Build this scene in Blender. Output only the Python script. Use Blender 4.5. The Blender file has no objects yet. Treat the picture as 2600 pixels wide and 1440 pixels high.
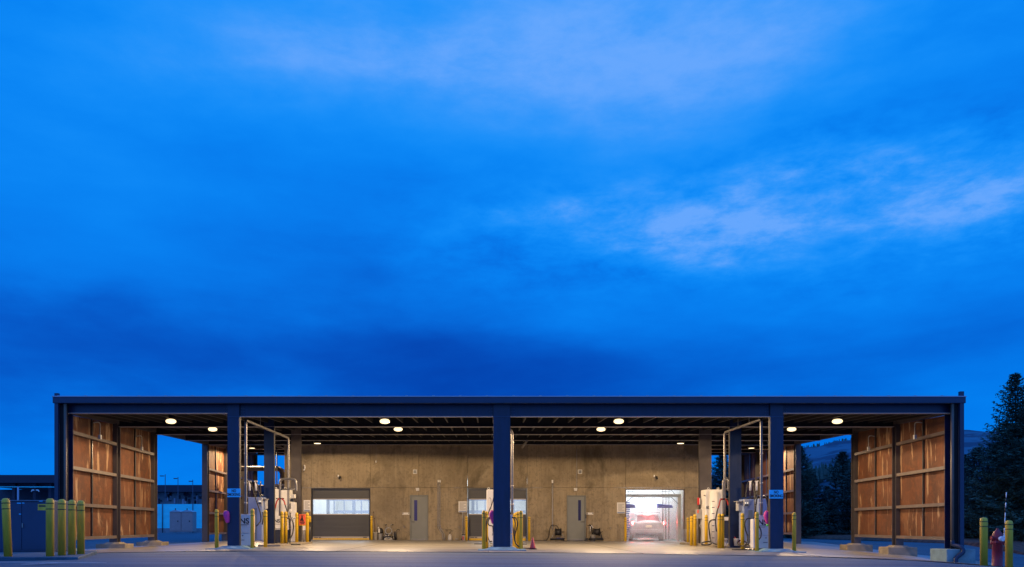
import bpy, bmesh, math, random
from mathutils import Vector, Matrix, noise
R = math.radians
scn = bpy.context.scene
col = scn.collection
random.seed(7)

# ------------------------------------------------------------------ measures
F0 = 24.0            # distance of the front column row
S0 = 86.0            # photo pixels per metre at that distance
def S(t): return S0 / (1 + t)
def Yt(t): return F0 * (1 + t)
def P(px, py, t):
    s = S(t); return Vector(((px - 1240) / s, Yt(t), 0.7 + (1336 - py) / s))
def X(px, t): return (px - 1240) / S(t)
def Z(py, t): return 0.7 + (1336 - py) / S(t)
BAY = 0.1635
def zb(t): return 3.92 + 1.1 * t          # underside of the beams, rises to the back
def g(x, y):                              # ground height
    z = -0.006 * x if x > -7 else 0.042 - 0.016 * min(-7 - x, 8)
    if x > 8:
        k = 1.0 if y < 24 else 1 - (y - 24) / 8 if y < 28 else .5 - (y - 28) * .018 if y < 32 else max(.03, .43 - (y - 32) * .038)
        z -= 0.012 * (min(x, 24) - 8) ** 1.9 * k
    z = max(z, -0.75)
    return z if abs(x) < 60 else (z * 0.3)

# ------------------------------------------------------------------ materials
M = {}
def mat(name, colr, rough=0.6, metal=0.0, var=0.0, vscale=3.0, col2=None, bump=0.0, bscale=40.0, vec=(1, 1, 1), emit=None, estr=0.0, detail=6, lo=0.35, hi=0.65, rvar=0.0):
    m = bpy.data.materials.new(name); m.use_nodes = True
    nt = m.node_tree; b = nt.nodes['Principled BSDF']
    b.inputs['Base Color'].default_value = (*colr, 1)
    b.inputs['Roughness'].default_value = rough
    b.inputs['Metallic'].default_value = metal
    if emit:
        b.inputs['Emission Color'].default_value = (*emit, 1); b.inputs['Emission Strength'].default_value = estr
    if var or col2 or bump:
        tc = nt.nodes.new('ShaderNodeNewGeometry'); mp = nt.nodes.new('ShaderNodeMapping')
        mp.inputs['Scale'].default_value = vec
        nt.links.new(tc.outputs['Position'], mp.inputs['Vector'])
    if var or col2:
        n = nt.nodes.new('ShaderNodeTexNoise'); n.inputs['Scale'].default_value = vscale; n.inputs['Detail'].default_value = detail
        n.inputs['Roughness'].default_value = 0.6
        nt.links.new(mp.outputs[0], n.inputs['Vector'])
        r = nt.nodes.new('ShaderNodeValToRGB')
        c2 = col2 or tuple(c * (1 - var) for c in colr)
        r.color_ramp.elements[0].position = lo; r.color_ramp.elements[1].position = hi
        r.color_ramp.elements[0].color = (*c2, 1); r.color_ramp.elements[1].color = (*colr, 1)
        nt.links.new(n.outputs[0], r.inputs[0]); nt.links.new(r.outputs[0], b.inputs['Base Color'])
        if rvar:
            mr = nt.nodes.new('ShaderNodeMapRange'); mr.inputs[3].default_value = rough - rvar; mr.inputs[4].default_value = rough + rvar
            nt.links.new(n.outputs[0], mr.inputs[0]); nt.links.new(mr.outputs[0], b.inputs['Roughness'])
    if bump:
        n2 = nt.nodes.new('ShaderNodeTexNoise'); n2.inputs['Scale'].default_value = bscale; n2.inputs['Detail'].default_value = 5
        nt.links.new(tc.outputs['Position'], n2.inputs['Vector'])
        bp = nt.nodes.new('ShaderNodeBump'); bp.inputs['Strength'].default_value = bump; bp.inputs['Distance'].default_value = 0.02
        nt.links.new(n2.outputs[0], bp.inputs['Height']); nt.links.new(bp.outputs[0], b.inputs['Normal'])
    M[name] = m
    return m

def layered(name, base, layers, rough=0.85, bump=0.3, bscale=25):
    """base colour plus stain layers: (colour, scale vector, noise scale, low, high, strength)"""
    m = bpy.data.materials.new(name); m.use_nodes = True
    nt = m.node_tree; b = nt.nodes['Principled BSDF']; b.inputs['Roughness'].default_value = rough
    geo = nt.nodes.new('ShaderNodeNewGeometry')
    prev = None
    for i, (c, vec, sc, lo, hi, st) in enumerate(layers):
        mp = nt.nodes.new('ShaderNodeMapping'); mp.inputs['Scale'].default_value = vec; mp.inputs['Location'].default_value = (i * 3.7, i * 1.3, i * 5.1)
        nt.links.new(geo.outputs['Position'], mp.inputs[0])
        n = nt.nodes.new('ShaderNodeTexNoise'); n.inputs['Scale'].default_value = sc; n.inputs['Detail'].default_value = 7; n.inputs['Roughness'].default_value = 0.62
        n.inputs['Distortion'].default_value = 0.5
        nt.links.new(mp.outputs[0], n.inputs['Vector'])
        mr = nt.nodes.new('ShaderNodeMapRange'); mr.inputs[1].default_value = lo; mr.inputs[2].default_value = hi; mr.inputs[4].default_value = st
        nt.links.new(n.outputs[0], mr.inputs[0])
        mx = nt.nodes.new('ShaderNodeMix'); mx.data_type = 'RGBA'
        nt.links.new(mr.outputs[0], mx.inputs[0])
        if prev is None: mx.inputs[6].default_value = (*base, 1)
        else: nt.links.new(prev, mx.inputs[6])
        mx.inputs[7].default_value = (*c, 1)
        prev = mx.outputs[2]
    nt.links.new(prev, b.inputs['Base Color'])
    n2 = nt.nodes.new('ShaderNodeTexNoise'); n2.inputs['Scale'].default_value = bscale; n2.inputs['Detail'].default_value = 6
    nt.links.new(geo.outputs['Position'], n2.inputs['Vector'])
    bp = nt.nodes.new('ShaderNodeBump'); bp.inputs['Strength'].default_value = bump; bp.inputs['Distance'].default_value = 0.02
    nt.links.new(n2.outputs[0], bp.inputs['Height']); nt.links.new(bp.outputs[0], b.inputs['Normal'])
    M[name] = m
    return m

layered('concrete', (0.37, 0.295, 0.19), [
    ((0.22, 0.175, 0.11), (.5, 1, 0.45), 0.9, 0.40, 0.62, 0.85),
    ((0.38, 0.315, 0.215), (1.3, 1, 0.9), 1.0, 0.5, 0.66, 0.6),
    ((0.12, 0.095, 0.055), (.75, 1, 0.42), 0.8, 0.55, 0.63, 0.85),
    ((0.15, 0.12, 0.075), (5.0, 1, 0.25), 1.0, 0.58, 0.72, 0.5),
    ((0.23, 0.18, 0.115), (14, 1, 0.5), 1.2, 0.45, 0.72, 0.75),
    ((0.17, 0.135, 0.085), (4, 4, 4), 2.0, 0.5, 0.72, 0.75)], rough=0.88, bump=0.35)
layered('slab', (0.30, 0.28, 0.25), [
    ((0.20, 0.18, 0.155), (0.35, 1, 1), 1.2, 0.45, 0.65, 0.8),
    ((0.10, 0.09, 0.08), (0.6, 2.0, 1), 0.9, 0.56, 0.66, 0.8),
    ((0.38, 0.36, 0.33), (3, 3, 3), 3.0, 0.5, 0.8, 0.4)], rough=0.36, bump=0.15)
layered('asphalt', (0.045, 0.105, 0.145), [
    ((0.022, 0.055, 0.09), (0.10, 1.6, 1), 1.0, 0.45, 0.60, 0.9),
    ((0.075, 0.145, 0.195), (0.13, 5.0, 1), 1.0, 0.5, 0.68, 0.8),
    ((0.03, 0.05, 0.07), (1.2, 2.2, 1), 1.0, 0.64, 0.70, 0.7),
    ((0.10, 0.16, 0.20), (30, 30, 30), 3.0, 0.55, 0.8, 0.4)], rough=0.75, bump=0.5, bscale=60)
layered('rust', (0.120, 0.038, 0.012), [
    ((0.075, 0.027, 0.011), (1.2, 1.2, 0.7), 1.2, 0.42, 0.60, 0.85),
    ((0.17, 0.055, 0.015), (1.6, 1.6, 2.4), 1.8, 0.48, 0.66, 0.7),
    ((0.08, 0.03, 0.013), (10, 10, 6), 1.2, 0.45, 0.75, 0.5),
    ((0.40, 0.25, 0.135), (2.8, 2.8, 0.50), 1.0, 0.565, 0.605, 0.75),
    ((0.24, 0.11, 0.045), (1.1, 1.1, 0.5), 1.0, 0.56, 0.68, 0.5)], rough=0.8, bump=0.3)
mat('navy', (0.007, 0.019, 0.062), 0.45, var=0.35, vscale=2.5, vec=(3, 3, .6), rvar=.12)
mat('fascia', (0.012, 0.034, 0.080), 0.5, var=0.1)
mat('brownsteel', (0.075, 0.064, 0.062), 0.55, var=0.25, vscale=3)
mat('litside', (0.035, 0.030, 0.028), 0.6, var=0.3, vscale=3)  # lamp-lit brown of the column sides, put into the colour
mat('girt', (0.14, 0.105, 0.082), 0.5, var=0.25, vscale=4)
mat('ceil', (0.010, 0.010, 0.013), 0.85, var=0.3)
mat('purlin', (0.028, 0.027, 0.028), 0.6, var=0.2)
mat('litflange', (0.33, 0.31, 0.31), 0.5)  # paler than the beams; light on their bottom edges put into the colour
mat('galv', (0.36, 0.34, 0.31), 0.45, 0.25, var=0.2, vscale=8)
mat('steel', (0.22, 0.21, 0.20), 0.38, 0.4, var=0.15, vscale=10)
mat('yellow', (0.82, 0.50, 0.012), 0.45, var=0.28, vscale=6, vec=(2, 2, .5))
mat('olive', (0.92, 0.52, 0.035), 0.5, var=0.28, vscale=5, vec=(2, 2, .5))
mat('blackband', (0.008, 0.006, 0.005), 0.5)
mat('rubber', (0.012, 0.012, 0.013), 0.45)
mat('redhose', (0.42, 0.03, 0.02), 0.45)
mat('white', (0.70, 0.68, 0.64), 0.4, var=0.08, vscale=3)
mat('whitesign', (0.75, 0.72, 0.66), 0.5)
mat('signblue', (0.06, 0.58, 0.90), 0.5)
mat('greybox', (0.38, 0.38, 0.38), 0.45, var=0.1, vscale=4)
mat('bluegrey', (0.22, 0.28, 0.44), 0.4, var=0.12, vscale=3)
mat('darkpanel', (0.03, 0.03, 0.03), 0.3)
mat('ink', (0.02, 0.02, 0.025), 0.6)
mat('inkgrey', (0.15, 0.14, 0.13), 0.7)
mat('redbox', (0.55, 0.02, 0.02), 0.4)
mat('pink', (0.75, 0.05, 0.30), 0.6, var=0.25, vscale=9)
mat('greentip', (0.15, 0.7, 0.1), 0.6)
mat('orange', (0.85, 0.13, 0.05), 0.6)
mat('cone', (0.62, 0.07, 0.07), 0.5, var=0.2, vscale=9)
mat('doorgrey', (0.20, 0.21, 0.195), 0.5, var=0.1, vscale=2)
mat('doorframe', (0.16, 0.165, 0.15), 0.5)
mat('shutter', (0.085, 0.085, 0.088), 0.6, var=0.15, vscale=2, vec=(.3, 1, 6))
mat('shutterlight', (0.45, 0.40, 0.34), 0.5)
mat('doorglass', (0.045, 0.035, 0.13), 0.15)
mat('darkglass', (0.02, 0.012, 0.03), 0.15)
mat('redpaint', (0.30, 0.018, 0.035), 0.45, var=0.3, vscale=8)
mat('cabinet', (0.018, 0.045, 0.10), 0.5, var=0.15, vscale=2)
mat('cabtrim', (0.10, 0.13, 0.18), 0.5)
mat('mulch', (0.17, 0.075, 0.045), 0.95, var=0.7, vscale=5, bump=1.0, bscale=8)
mat('hill', (0.028, 0.13, 0.20), 0.95, col2=(0.010, 0.050, 0.10), vscale=0.022, vec=(1, .6, 4.5), detail=9, lo=0.47, hi=0.54)  # distance haze put into the colours as a blue tint
mat('bark', (0.06, 0.045, 0.035), 0.9, var=0.4, vscale=12)
mat('needle', (0.06, 0.14, 0.10), 0.7, var=0.55, vscale=1.6)
mat('needle2', (0.045, 0.115, 0.095), 0.7, var=0.5, vscale=1.6)
mat('portable', (0.50, 0.33, 0.30), 0.5, var=0.1)
mat('paleroof', (0.45, 0.46, 0.48), 0.5)
mat('paleblue', (0.06, 0.90, 0.97), 0.6, var=0.12, vscale=0.6, vec=(1, 1, 3))
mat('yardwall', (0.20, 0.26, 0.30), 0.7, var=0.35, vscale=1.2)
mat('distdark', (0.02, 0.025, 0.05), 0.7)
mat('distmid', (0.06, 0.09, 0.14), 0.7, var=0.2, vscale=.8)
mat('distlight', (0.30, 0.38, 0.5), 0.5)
mat('paint_white', (0.55, 0.55, 0.55), 0.7, var=0.5, vscale=4)
mat('bluefoot', (0.20, 0.36, 0.42), 0.7, var=0.4, vscale=3)
mat('footing', (0.32, 0.27, 0.20), 0.9, var=0.35, vscale=2.5, bump=0.4)
mat('footblue', (0.22, 0.33, 0.34), 0.9, var=0.4, vscale=2.5, bump=0.4)
mat('bucket', (0.62, 0.58, 0.50), 0.45, var=0.2, vscale=9)
mat('darkgear', (0.03, 0.028, 0.03), 0.5, var=0.4, vscale=12)
mat('redmat', (0.25, 0.03, 0.02), 0.9, var=0.4, vscale=6)
mat('wood', (0.22, 0.13, 0.06), 0.7)
mat('carpaint', (0.42, 0.41, 0.41), 0.25, 0.1)
mat('carglass', (0.16, 0.012, 0.012), 0.15)
mat('tyre', (0.015, 0.015, 0.015), 0.8)
mat('chrome', (0.7, 0.7, 0.7), 0.2, 0.9)
mat('plate', (0.75, 0.68, 0.5), 0.5)
mat('taillight', (0.6, 0.02, 0.02), 0.3, emit=(1.0, 0.05, 0.045), estr=170)
mat('bayinner', (0.72, 0.74, 0.74), 0.45, var=0.12, vscale=1.5)
mat('bayfloor', (0.55, 0.55, 0.55), 0.25, var=0.4, vscale=2.5, lo=.45, hi=.55)
mat('brush', (0.02, 0.04, 0.42), 0.9, var=0.3, vscale=8)
mat('alu', (0.45, 0.46, 0.45), 0.4, 0.4)
mat('lens', (0.9, 0.8, 0.6), 0.4, emit=(1.0, 0.74, 0.40), estr=2.0)
mat('lensdim', (0.9, 0.8, 0.6), 0.4, emit=(1.0, 0.78, 0.45), estr=3)
mat('lenswhite', (0.9, 0.9, 0.9), 0.4, emit=(0.85, 0.95, 1.0), estr=3)
mat('display', (0.1, 0.1, 0.08), 0.3, emit=(1.0, 0.85, 0.6), estr=1.5)
mat('snowwhite', (0.8, 0.8, 0.8), 0.5)

def glassy(name, tint, mixf):
    m = bpy.data.materials.new(name); m.use_nodes = True; nt = m.node_tree
    for n in list(nt.nodes): nt.nodes.remove(n)
    o = nt.nodes.new('ShaderNodeOutputMaterial'); t = nt.nodes.new('ShaderNodeBsdfTransparent'); t.inputs[0].default_value = (*tint, 1)
    d = nt.nodes.new('ShaderNodeBsdfTranslucent'); d.inputs[0].default_value = (0.85, 0.92, 1, 1)
    mx = nt.nodes.new('ShaderNodeMixShader'); mx.inputs[0].default_value = mixf
    nt.links.new(t.outputs[0], mx.inputs[1]); nt.links.new(d.outputs[0], mx.inputs[2]); nt.links.new(mx.outputs[0], o.inputs[0])
    M[name] = m
glassy('vinyl', (0.95, 0.97, 1.0), 0.15)

# ------------------------------------------------------------------ builders
class MB:
    def __init__(self): self.bm = bmesh.new(); self.mats = []
    def mi(self, name):
        if name is None: return 0
        if name not in self.mats: self.mats.append(name)
        return self.mats.index(name)
    def hexa(self, pts, m=None, bev=0):
        vs = [self.bm.verts.new(p) for p in pts]
        fs = [self.bm.faces.new([vs[i] for i in q]) for q in ((0, 3, 2, 1), (4, 5, 6, 7), (0, 1, 5, 4), (1, 2, 6, 5), (2, 3, 7, 6), (3, 0, 4, 7))]
        k = self.mi(m)
        for f in fs: f.material_index = k
        if bev:
            es = list({e for f in fs for e in f.edges})
            r = bmesh.ops.bevel(self.bm, geom=es, offset=bev, segments=2, affect='EDGES', profile=0.5)
            for f in r['faces']: f.material_index = k
        return self
    def box(self, x0, x1, y0, y1, z0, z1, m=None, bev=0):
        if x0 > x1: x0, x1 = x1, x0
        if y0 > y1: y0, y1 = y1, y0
        if z0 > z1: z0, z1 = z1, z0
        return self.hexa([(x0, y0, z0), (x1, y0, z0), (x1, y1, z0), (x0, y1, z0), (x0, y0, z1), (x1, y0, z1), (x1, y1, z1), (x0, y1, z1)], m, bev)
    def pbox(self, px0, px1, py0, py1, t, depth, m=None, bev=0):
        """box whose front face covers these photo pixels at distance t, reaching back by depth metres"""
        return self.box(X(px0, t), X(px1, t), Yt(t), Yt(t) + depth, Z(py1, t), Z(py0, t), m, bev)
    def tube(self, pts, r, seg=8, m=None, smooth=True, rads=None, cap=True):
        pts = [Vector(p) for p in pts]; k = self.mi(m); rings = []
        up = Vector((0, 0, 1))
        for i, p in enumerate(pts):
            a = pts[max(i - 1, 0)]; b = pts[min(i + 1, len(pts) - 1)]
            d = (b - a)
            if d.length < 1e-9: d = Vector((0, 0, 1))
            d.normalize()
            if i == 0:
                u = d.cross(up)
                if u.length < 0.1: u = d.cross(Vector((1, 0, 0)))
            else:
                u = u - d * u.dot(d)
            u.normalize(); v = d.cross(u)
            rr = rads[i] if rads else r
            rings.append([self.bm.verts.new(p + (u * math.cos(2 * math.pi * j / seg) + v * math.sin(2 * math.pi * j / seg)) * rr) for j in range(seg)])
        for a, b in zip(rings, rings[1:]):
            for j in range(seg):
                f = self.bm.faces.new((a[j], a[(j + 1) % seg], b[(j + 1) % seg], b[j])); f.material_index = k; f.smooth = smooth
        if cap:
            for rg, rev in ((rings[0], True), (rings[-1], False)):
                f = self.bm.faces.new(list(reversed(rg)) if rev else rg); f.material_index = k
        return self
    def lathe(self, prof, c=(0, 0, 0), seg=16, m=None):
        """prof: list of (radius, height)"""
        k = self.mi(m); c = Vector(c); rings = []
        for r, z in prof:
            rings.append([self.bm.verts.new(c + Vector((math.cos(2 * math.pi * j / seg) * r, math.sin(2 * math.pi * j / seg) * r, z))) for j in range(seg)])
        for a, b in zip(rings, rings[1:]):
            for j in range(seg):
                f = self.bm.faces.new((a[j], a[(j + 1) % seg], b[(j + 1) % seg], b[j])); f.material_index = k; f.smooth = True
        f = self.bm.faces.new(list(reversed(rings[0]))); f.material_index = k
        f = self.bm.faces.new(rings[-1]); f.material_index = k
        return self
    def build(self, name, m, parent=None):
        self.bm.normal_update()
        me = bpy.data.meshes.new(name); self.bm.to_mesh(me); self.bm.free()
        names = self.mats or [m]
        for n in names: me.materials.append(M[n if n else m])
        o = bpy.data.objects.new(name, me); col.objects.link(o)
        if parent:
            o.parent = parent; o.matrix_parent_inverse = world_of(parent).inverted()
        return o
def world_of(o):
    mw = Matrix.LocRotScale(o.location, o.rotation_euler, o.scale)
    if o.parent: mw = world_of(o.parent) @ o.matrix_parent_inverse @ mw
    return mw
def tag(o, label=None, cat=None, group=None, kind=None):
    if label: o['label'] = label
    if cat: o['category'] = cat
    if group: o['group'] = group
    if kind: o['kind'] = kind
    return o
def thing(name, label, cat, loc=(0, 0, 0), group=None):
    o = bpy.data.objects.new(name, None); col.objects.link(o); o.location = loc; o.empty_display_size = 0.2
    return tag(o, label, cat, group)
def copy_tree(o, parent=None):
    c = o.copy(); col.objects.link(c)
    if parent: c.parent = parent
    for ch in list(kids.get(o.name, [])):
        copy_tree(ch, c)
    return c
kids = {}
def regkids(root):
    kids[root.name] = [o for o in bpy.data.objects if o.parent == root]
    for k in kids[root.name]: regkids(k)
def spline(pts, n=6):
    pts = [Vector(p) for p in pts]; out = []
    for i in range(len(pts) - 1):
        p0 = pts[max(i - 1, 0)]; p1 = pts[i]; p2 = pts[i + 1]; p3 = pts[min(i + 2, len(pts) - 1)]
        for j in range(n):
            u = j / n
            out.append(0.5 * ((2 * p1) + (p2 - p0) * u + (2 * p0 - 5 * p1 + 4 * p2 - p3) * u * u + (3 * p1 - p0 - 3 * p2 + p3) * u ** 3))
    out.append(pts[-1]); return out
def text(body, loc, size, parent, name='lettering', m='ink', bold=0.0, rz=0.0, align='CENTER', sx=1.0):
    cu = bpy.data.curves.new(name, 'FONT'); cu.body = body; cu.size = size; cu.align_x = align; cu.align_y = 'CENTER'
    cu.offset = bold; cu.extrude = 0.002; cu.space_line = 0.95
    cu.materials.append(M[m])
    o = bpy.data.objects.new(name, cu); col.objects.link(o)
    o.location = loc; o.rotation_euler = (R(90), 0, rz); o.scale = (sx, 1, 1)
    bpy.context.view_layer.update()
    me = bpy.data.meshes.new_from_object(o.evaluated_get(bpy.context.evaluated_depsgraph_get()))
    loc_, rot_, sc_ = o.location.copy(), o.rotation_euler.copy(), o.scale.copy()
    bpy.data.objects.remove(o); bpy.data.curves.remove(cu)
    o = bpy.data.objects.new(name, me); col.objects.link(o); o.location, o.rotation_euler, o.scale = loc_, rot_, sc_
    if parent:
        o.parent = parent; o.matrix_parent_inverse = world_of(parent).inverted()
    return o

# ------------------------------------------------------------------ ground
def sheet(name, x0, x1, y0, y1, nx, ny, m, dz=0.0, edge=None, kind='structure'):
    bm = bmesh.new(); gr = []
    for j in range(ny + 1):
        row = []
        for i in range(nx + 1):
            x = x0 + (x1 - x0) * i / nx
            ya = edge(x) if edge else y0
            y = ya + (y1 - ya) * j / ny
            row.append(bm.verts.new((x, y, g(x, y) + dz)))
        gr.append(row)
    for j in range(ny):
        for i in range(nx):
            bm.faces.new((gr[j][i], gr[j][i + 1], gr[j + 1][i + 1], gr[j + 1][i]))
    me = bpy.data.meshes.new(name); bm.to_mesh(me); bm.free(); me.materials.append(M[m])
    o = bpy.data.objects.new(name, me); col.objects.link(o); tag(o, kind=kind)
    return o
# one ground sheet out to the horizon, dense where the camera stands
bm = bmesh.new()
xs = [-3000, -1200, -500, -200, -100, -60] + [-50 + 2 * i for i in range(51)] + [60, 100, 200, 500, 1200, 3000]
ys = [-200, -60, -20, 0] + [2 + 2 * i for i in range(40)] + [100, 140, 200, 400, 800, 1500, 3500]
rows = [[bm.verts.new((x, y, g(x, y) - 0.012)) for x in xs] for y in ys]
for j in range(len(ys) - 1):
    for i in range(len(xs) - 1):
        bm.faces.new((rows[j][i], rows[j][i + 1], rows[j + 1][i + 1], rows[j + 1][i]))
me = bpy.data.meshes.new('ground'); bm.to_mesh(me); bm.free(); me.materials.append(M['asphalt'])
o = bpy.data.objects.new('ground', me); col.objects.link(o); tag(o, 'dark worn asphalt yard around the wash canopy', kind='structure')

def slab_edge(x):
    if x < 2: return 21.9
    if x < 9: return 21.9 - 2.3 * ((x - 2) / 7) ** 1.5
    return 19.6 - min(1.2, (x - 9) * 0.25)
o = sheet('pavement', -13.4, 17.0, 21.9, 53, 60, 30, 'slab', dz=0.0, edge=slab_edge)
tag(o, 'concrete slab under the wash canopy, stained and damp')
# saw-cut joints in the slab
mb = MB()
for x in [-12.0, -8.2, -4.1, 0.0, 4.1, 8.2, 11.5]:
    for k in range(8):
        ya = slab_edge(x) + 0.02 + k * 3.6; yb = min(ya + 3.6, 39.6)
        if ya > 39.5: break
        mb.hexa([(x - .012, ya, g(x, ya) + .001), (x + .012, ya, g(x, ya) + .001), (x + .012, yb, g(x, yb) + .001), (x - .012, yb, g(x, yb) + .001),
                 (x - .012, ya, g(x, ya) + .005), (x + .012, ya, g(x, ya) + .005), (x + .012, yb, g(x, yb) + .005), (x - .012, yb, g(x, yb) + .005)])
o = mb.build('pavement_joint', 'inkgrey'); tag(o, kind='structure')
# painted line on the asphalt at the lower left, concrete pad below the cabinet
mb = MB()
mb.hexa([(-9.6, 14.62, .055), (-6.9, 14.62, .038), (-6.9, 14.70, .038), (-9.6, 14.70, .055), (-9.6, 14.62, .059), (-6.9, 14.62, .042), (-6.9, 14.70, .042), (-9.6, 14.70, .059)])
mb.hexa([(-8.05, 14.0, .040), (-7.95, 14.0, .040), (-7.72, 14.6, .038), (-7.82, 14.6, .038), (-8.05, 14.0, .044), (-7.95, 14.0, .044), (-7.72, 14.6, .042), (-7.82, 14.6, .042)])
o = mb.build('road_marking', 'paint_white'); tag(o, 'thin worn white parking line on the asphalt', kind='structure')
mb = MB(); mb.hexa([(-14.5, 16.75, -.1), (-8.45, 16.75, -.1), (-10.2, 21.2, -.1), (-14.5, 21.2, -.1), (-14.5, 16.75, .062), (-8.45, 16.75, .062), (-10.2, 21.2, .062), (-14.5, 21.2, .062)], None, 0.02)
o = mb.build('kerb_pad', 'asphalt'); tag(o, 'low kerbed pad under the utility cabinet', kind='structure')
# mulch bed under the trees
bm = bmesh.new(); k = 0; rr = []
for j in range(9):
    row = []
    for i in range(61):
        x = 14 + i * 1.1; y0 = 60 - 23 * max(0, min(1, (x - 23.4) / 1.1)); y = y0 + j * (3.5 if j < 3 else 4.5)
        row.append(bm.verts.new((x, y, g(x, y) + 0.10 + (0.12 + noise.noise(Vector((x, y, 0))) * 0.15 if j else -0.08))))
    rr.append(row)
for j in range(8):
    for i in range(60): bm.faces.new((rr[j][i], rr[j][i + 1], rr[j + 1][i + 1], rr[j + 1][i]))
me = bpy.data.meshes.new('mulch'); bm.to_mesh(me); bm.free(); me.materials.append(M['mulch'])
o = bpy.data.objects.new('mulch_bed', me); col.objects.link(o); tag(o, 'reddish bark mulch bed under the spruces', kind='structure')

# ------------------------------------------------------------------ hills
def hill(name, pts, y0, y1, seed):
    """ridge through (px, py) at distance y1, falling to the ground at y0"""
    bm = bmesh.new(); nx = 160; ny = 40; rws = []
    pxs = [p[0] for p in pts]
    for j in range(ny + 1):
        row = []
        u = j / ny; y = y0 + (y1 - y0) * u
        for i in range(nx + 1):
            px = pxs[0] + (pxs[-1] - pxs[0]) * i / nx
            for a, b in zip(pts, pts[1:]):
                if a[0] <= px <= b[0]:
                    w = (px - a[0]) / (b[0] - a[0]); w = w * w * (3 - 2 * w); py = a[1] * (1 - w) + b[1] * w; break
            x = (px - 1240) / 2064 * y1
            H = (1336 - py) / 2064 * y1
            z = H * (math.sin(u * math.pi / 2) ** 1.2) + noise.fractal(Vector((x * .006, y * .006, seed)), 1, 2, 5) * 14 * u * (1 if u < 1 else .3)
            row.append(bm.verts.new((x, y, z - 3)))
        rws.append(row)
    for j in range(ny):
        for i in range(nx):
            f = bm.faces.new((rws[j][i], rws[j][i + 1], rws[j + 1][i + 1], rws[j + 1][i])); f.smooth = True
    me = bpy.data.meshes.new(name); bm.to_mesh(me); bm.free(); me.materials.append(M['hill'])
    o = bpy.data.objects.new(name, me); col.objects.link(o); return o
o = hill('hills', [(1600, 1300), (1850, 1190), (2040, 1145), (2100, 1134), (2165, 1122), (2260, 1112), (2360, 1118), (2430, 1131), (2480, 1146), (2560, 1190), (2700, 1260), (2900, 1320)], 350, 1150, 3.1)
tag(o, 'wooded hillside tinted haze blue, behind the spruces', kind='structure')
# line of far trees along the ridge
mb = MB(); rnd = random.Random(5)
def ridge_py(px):
    return 1145 - (px - 2040) * .184
for i in range(90):
    px = 2010 + rnd.random() * 160; y = 1148; x = (px - 1240) / 2064 * y
    z = (1336 - ridge_py(px)) / 2064 * y - 3; h = rnd.uniform(5, 11)
    mb.tube([(x, y - 14, z - 12), (x, y - 14, z + h)], 2.2, 5, None, False, rads=[3.4, 0.3])
for i in range(160):
    u = rnd.random(); px = 2010 + u * 160
    y = 760 + rnd.uniform(-60, 60); x = (px - 1240) / 2064 * y
    py = 1200 - (px - 2010) * .18 + rnd.uniform(-9, 9)
    z = (1336 - py) / 2064 * y - 6; h = rnd.uniform(5, 11)
    mb.tube([(x, y, z - 6), (x, y, z + h)], 2.2, 5, None, False, rads=[2.6, 0.2])
o = mb.build('far_woods', 'needle2'); tag(o, 'far conifer woods along the hill ridge', kind='stuff')

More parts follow.
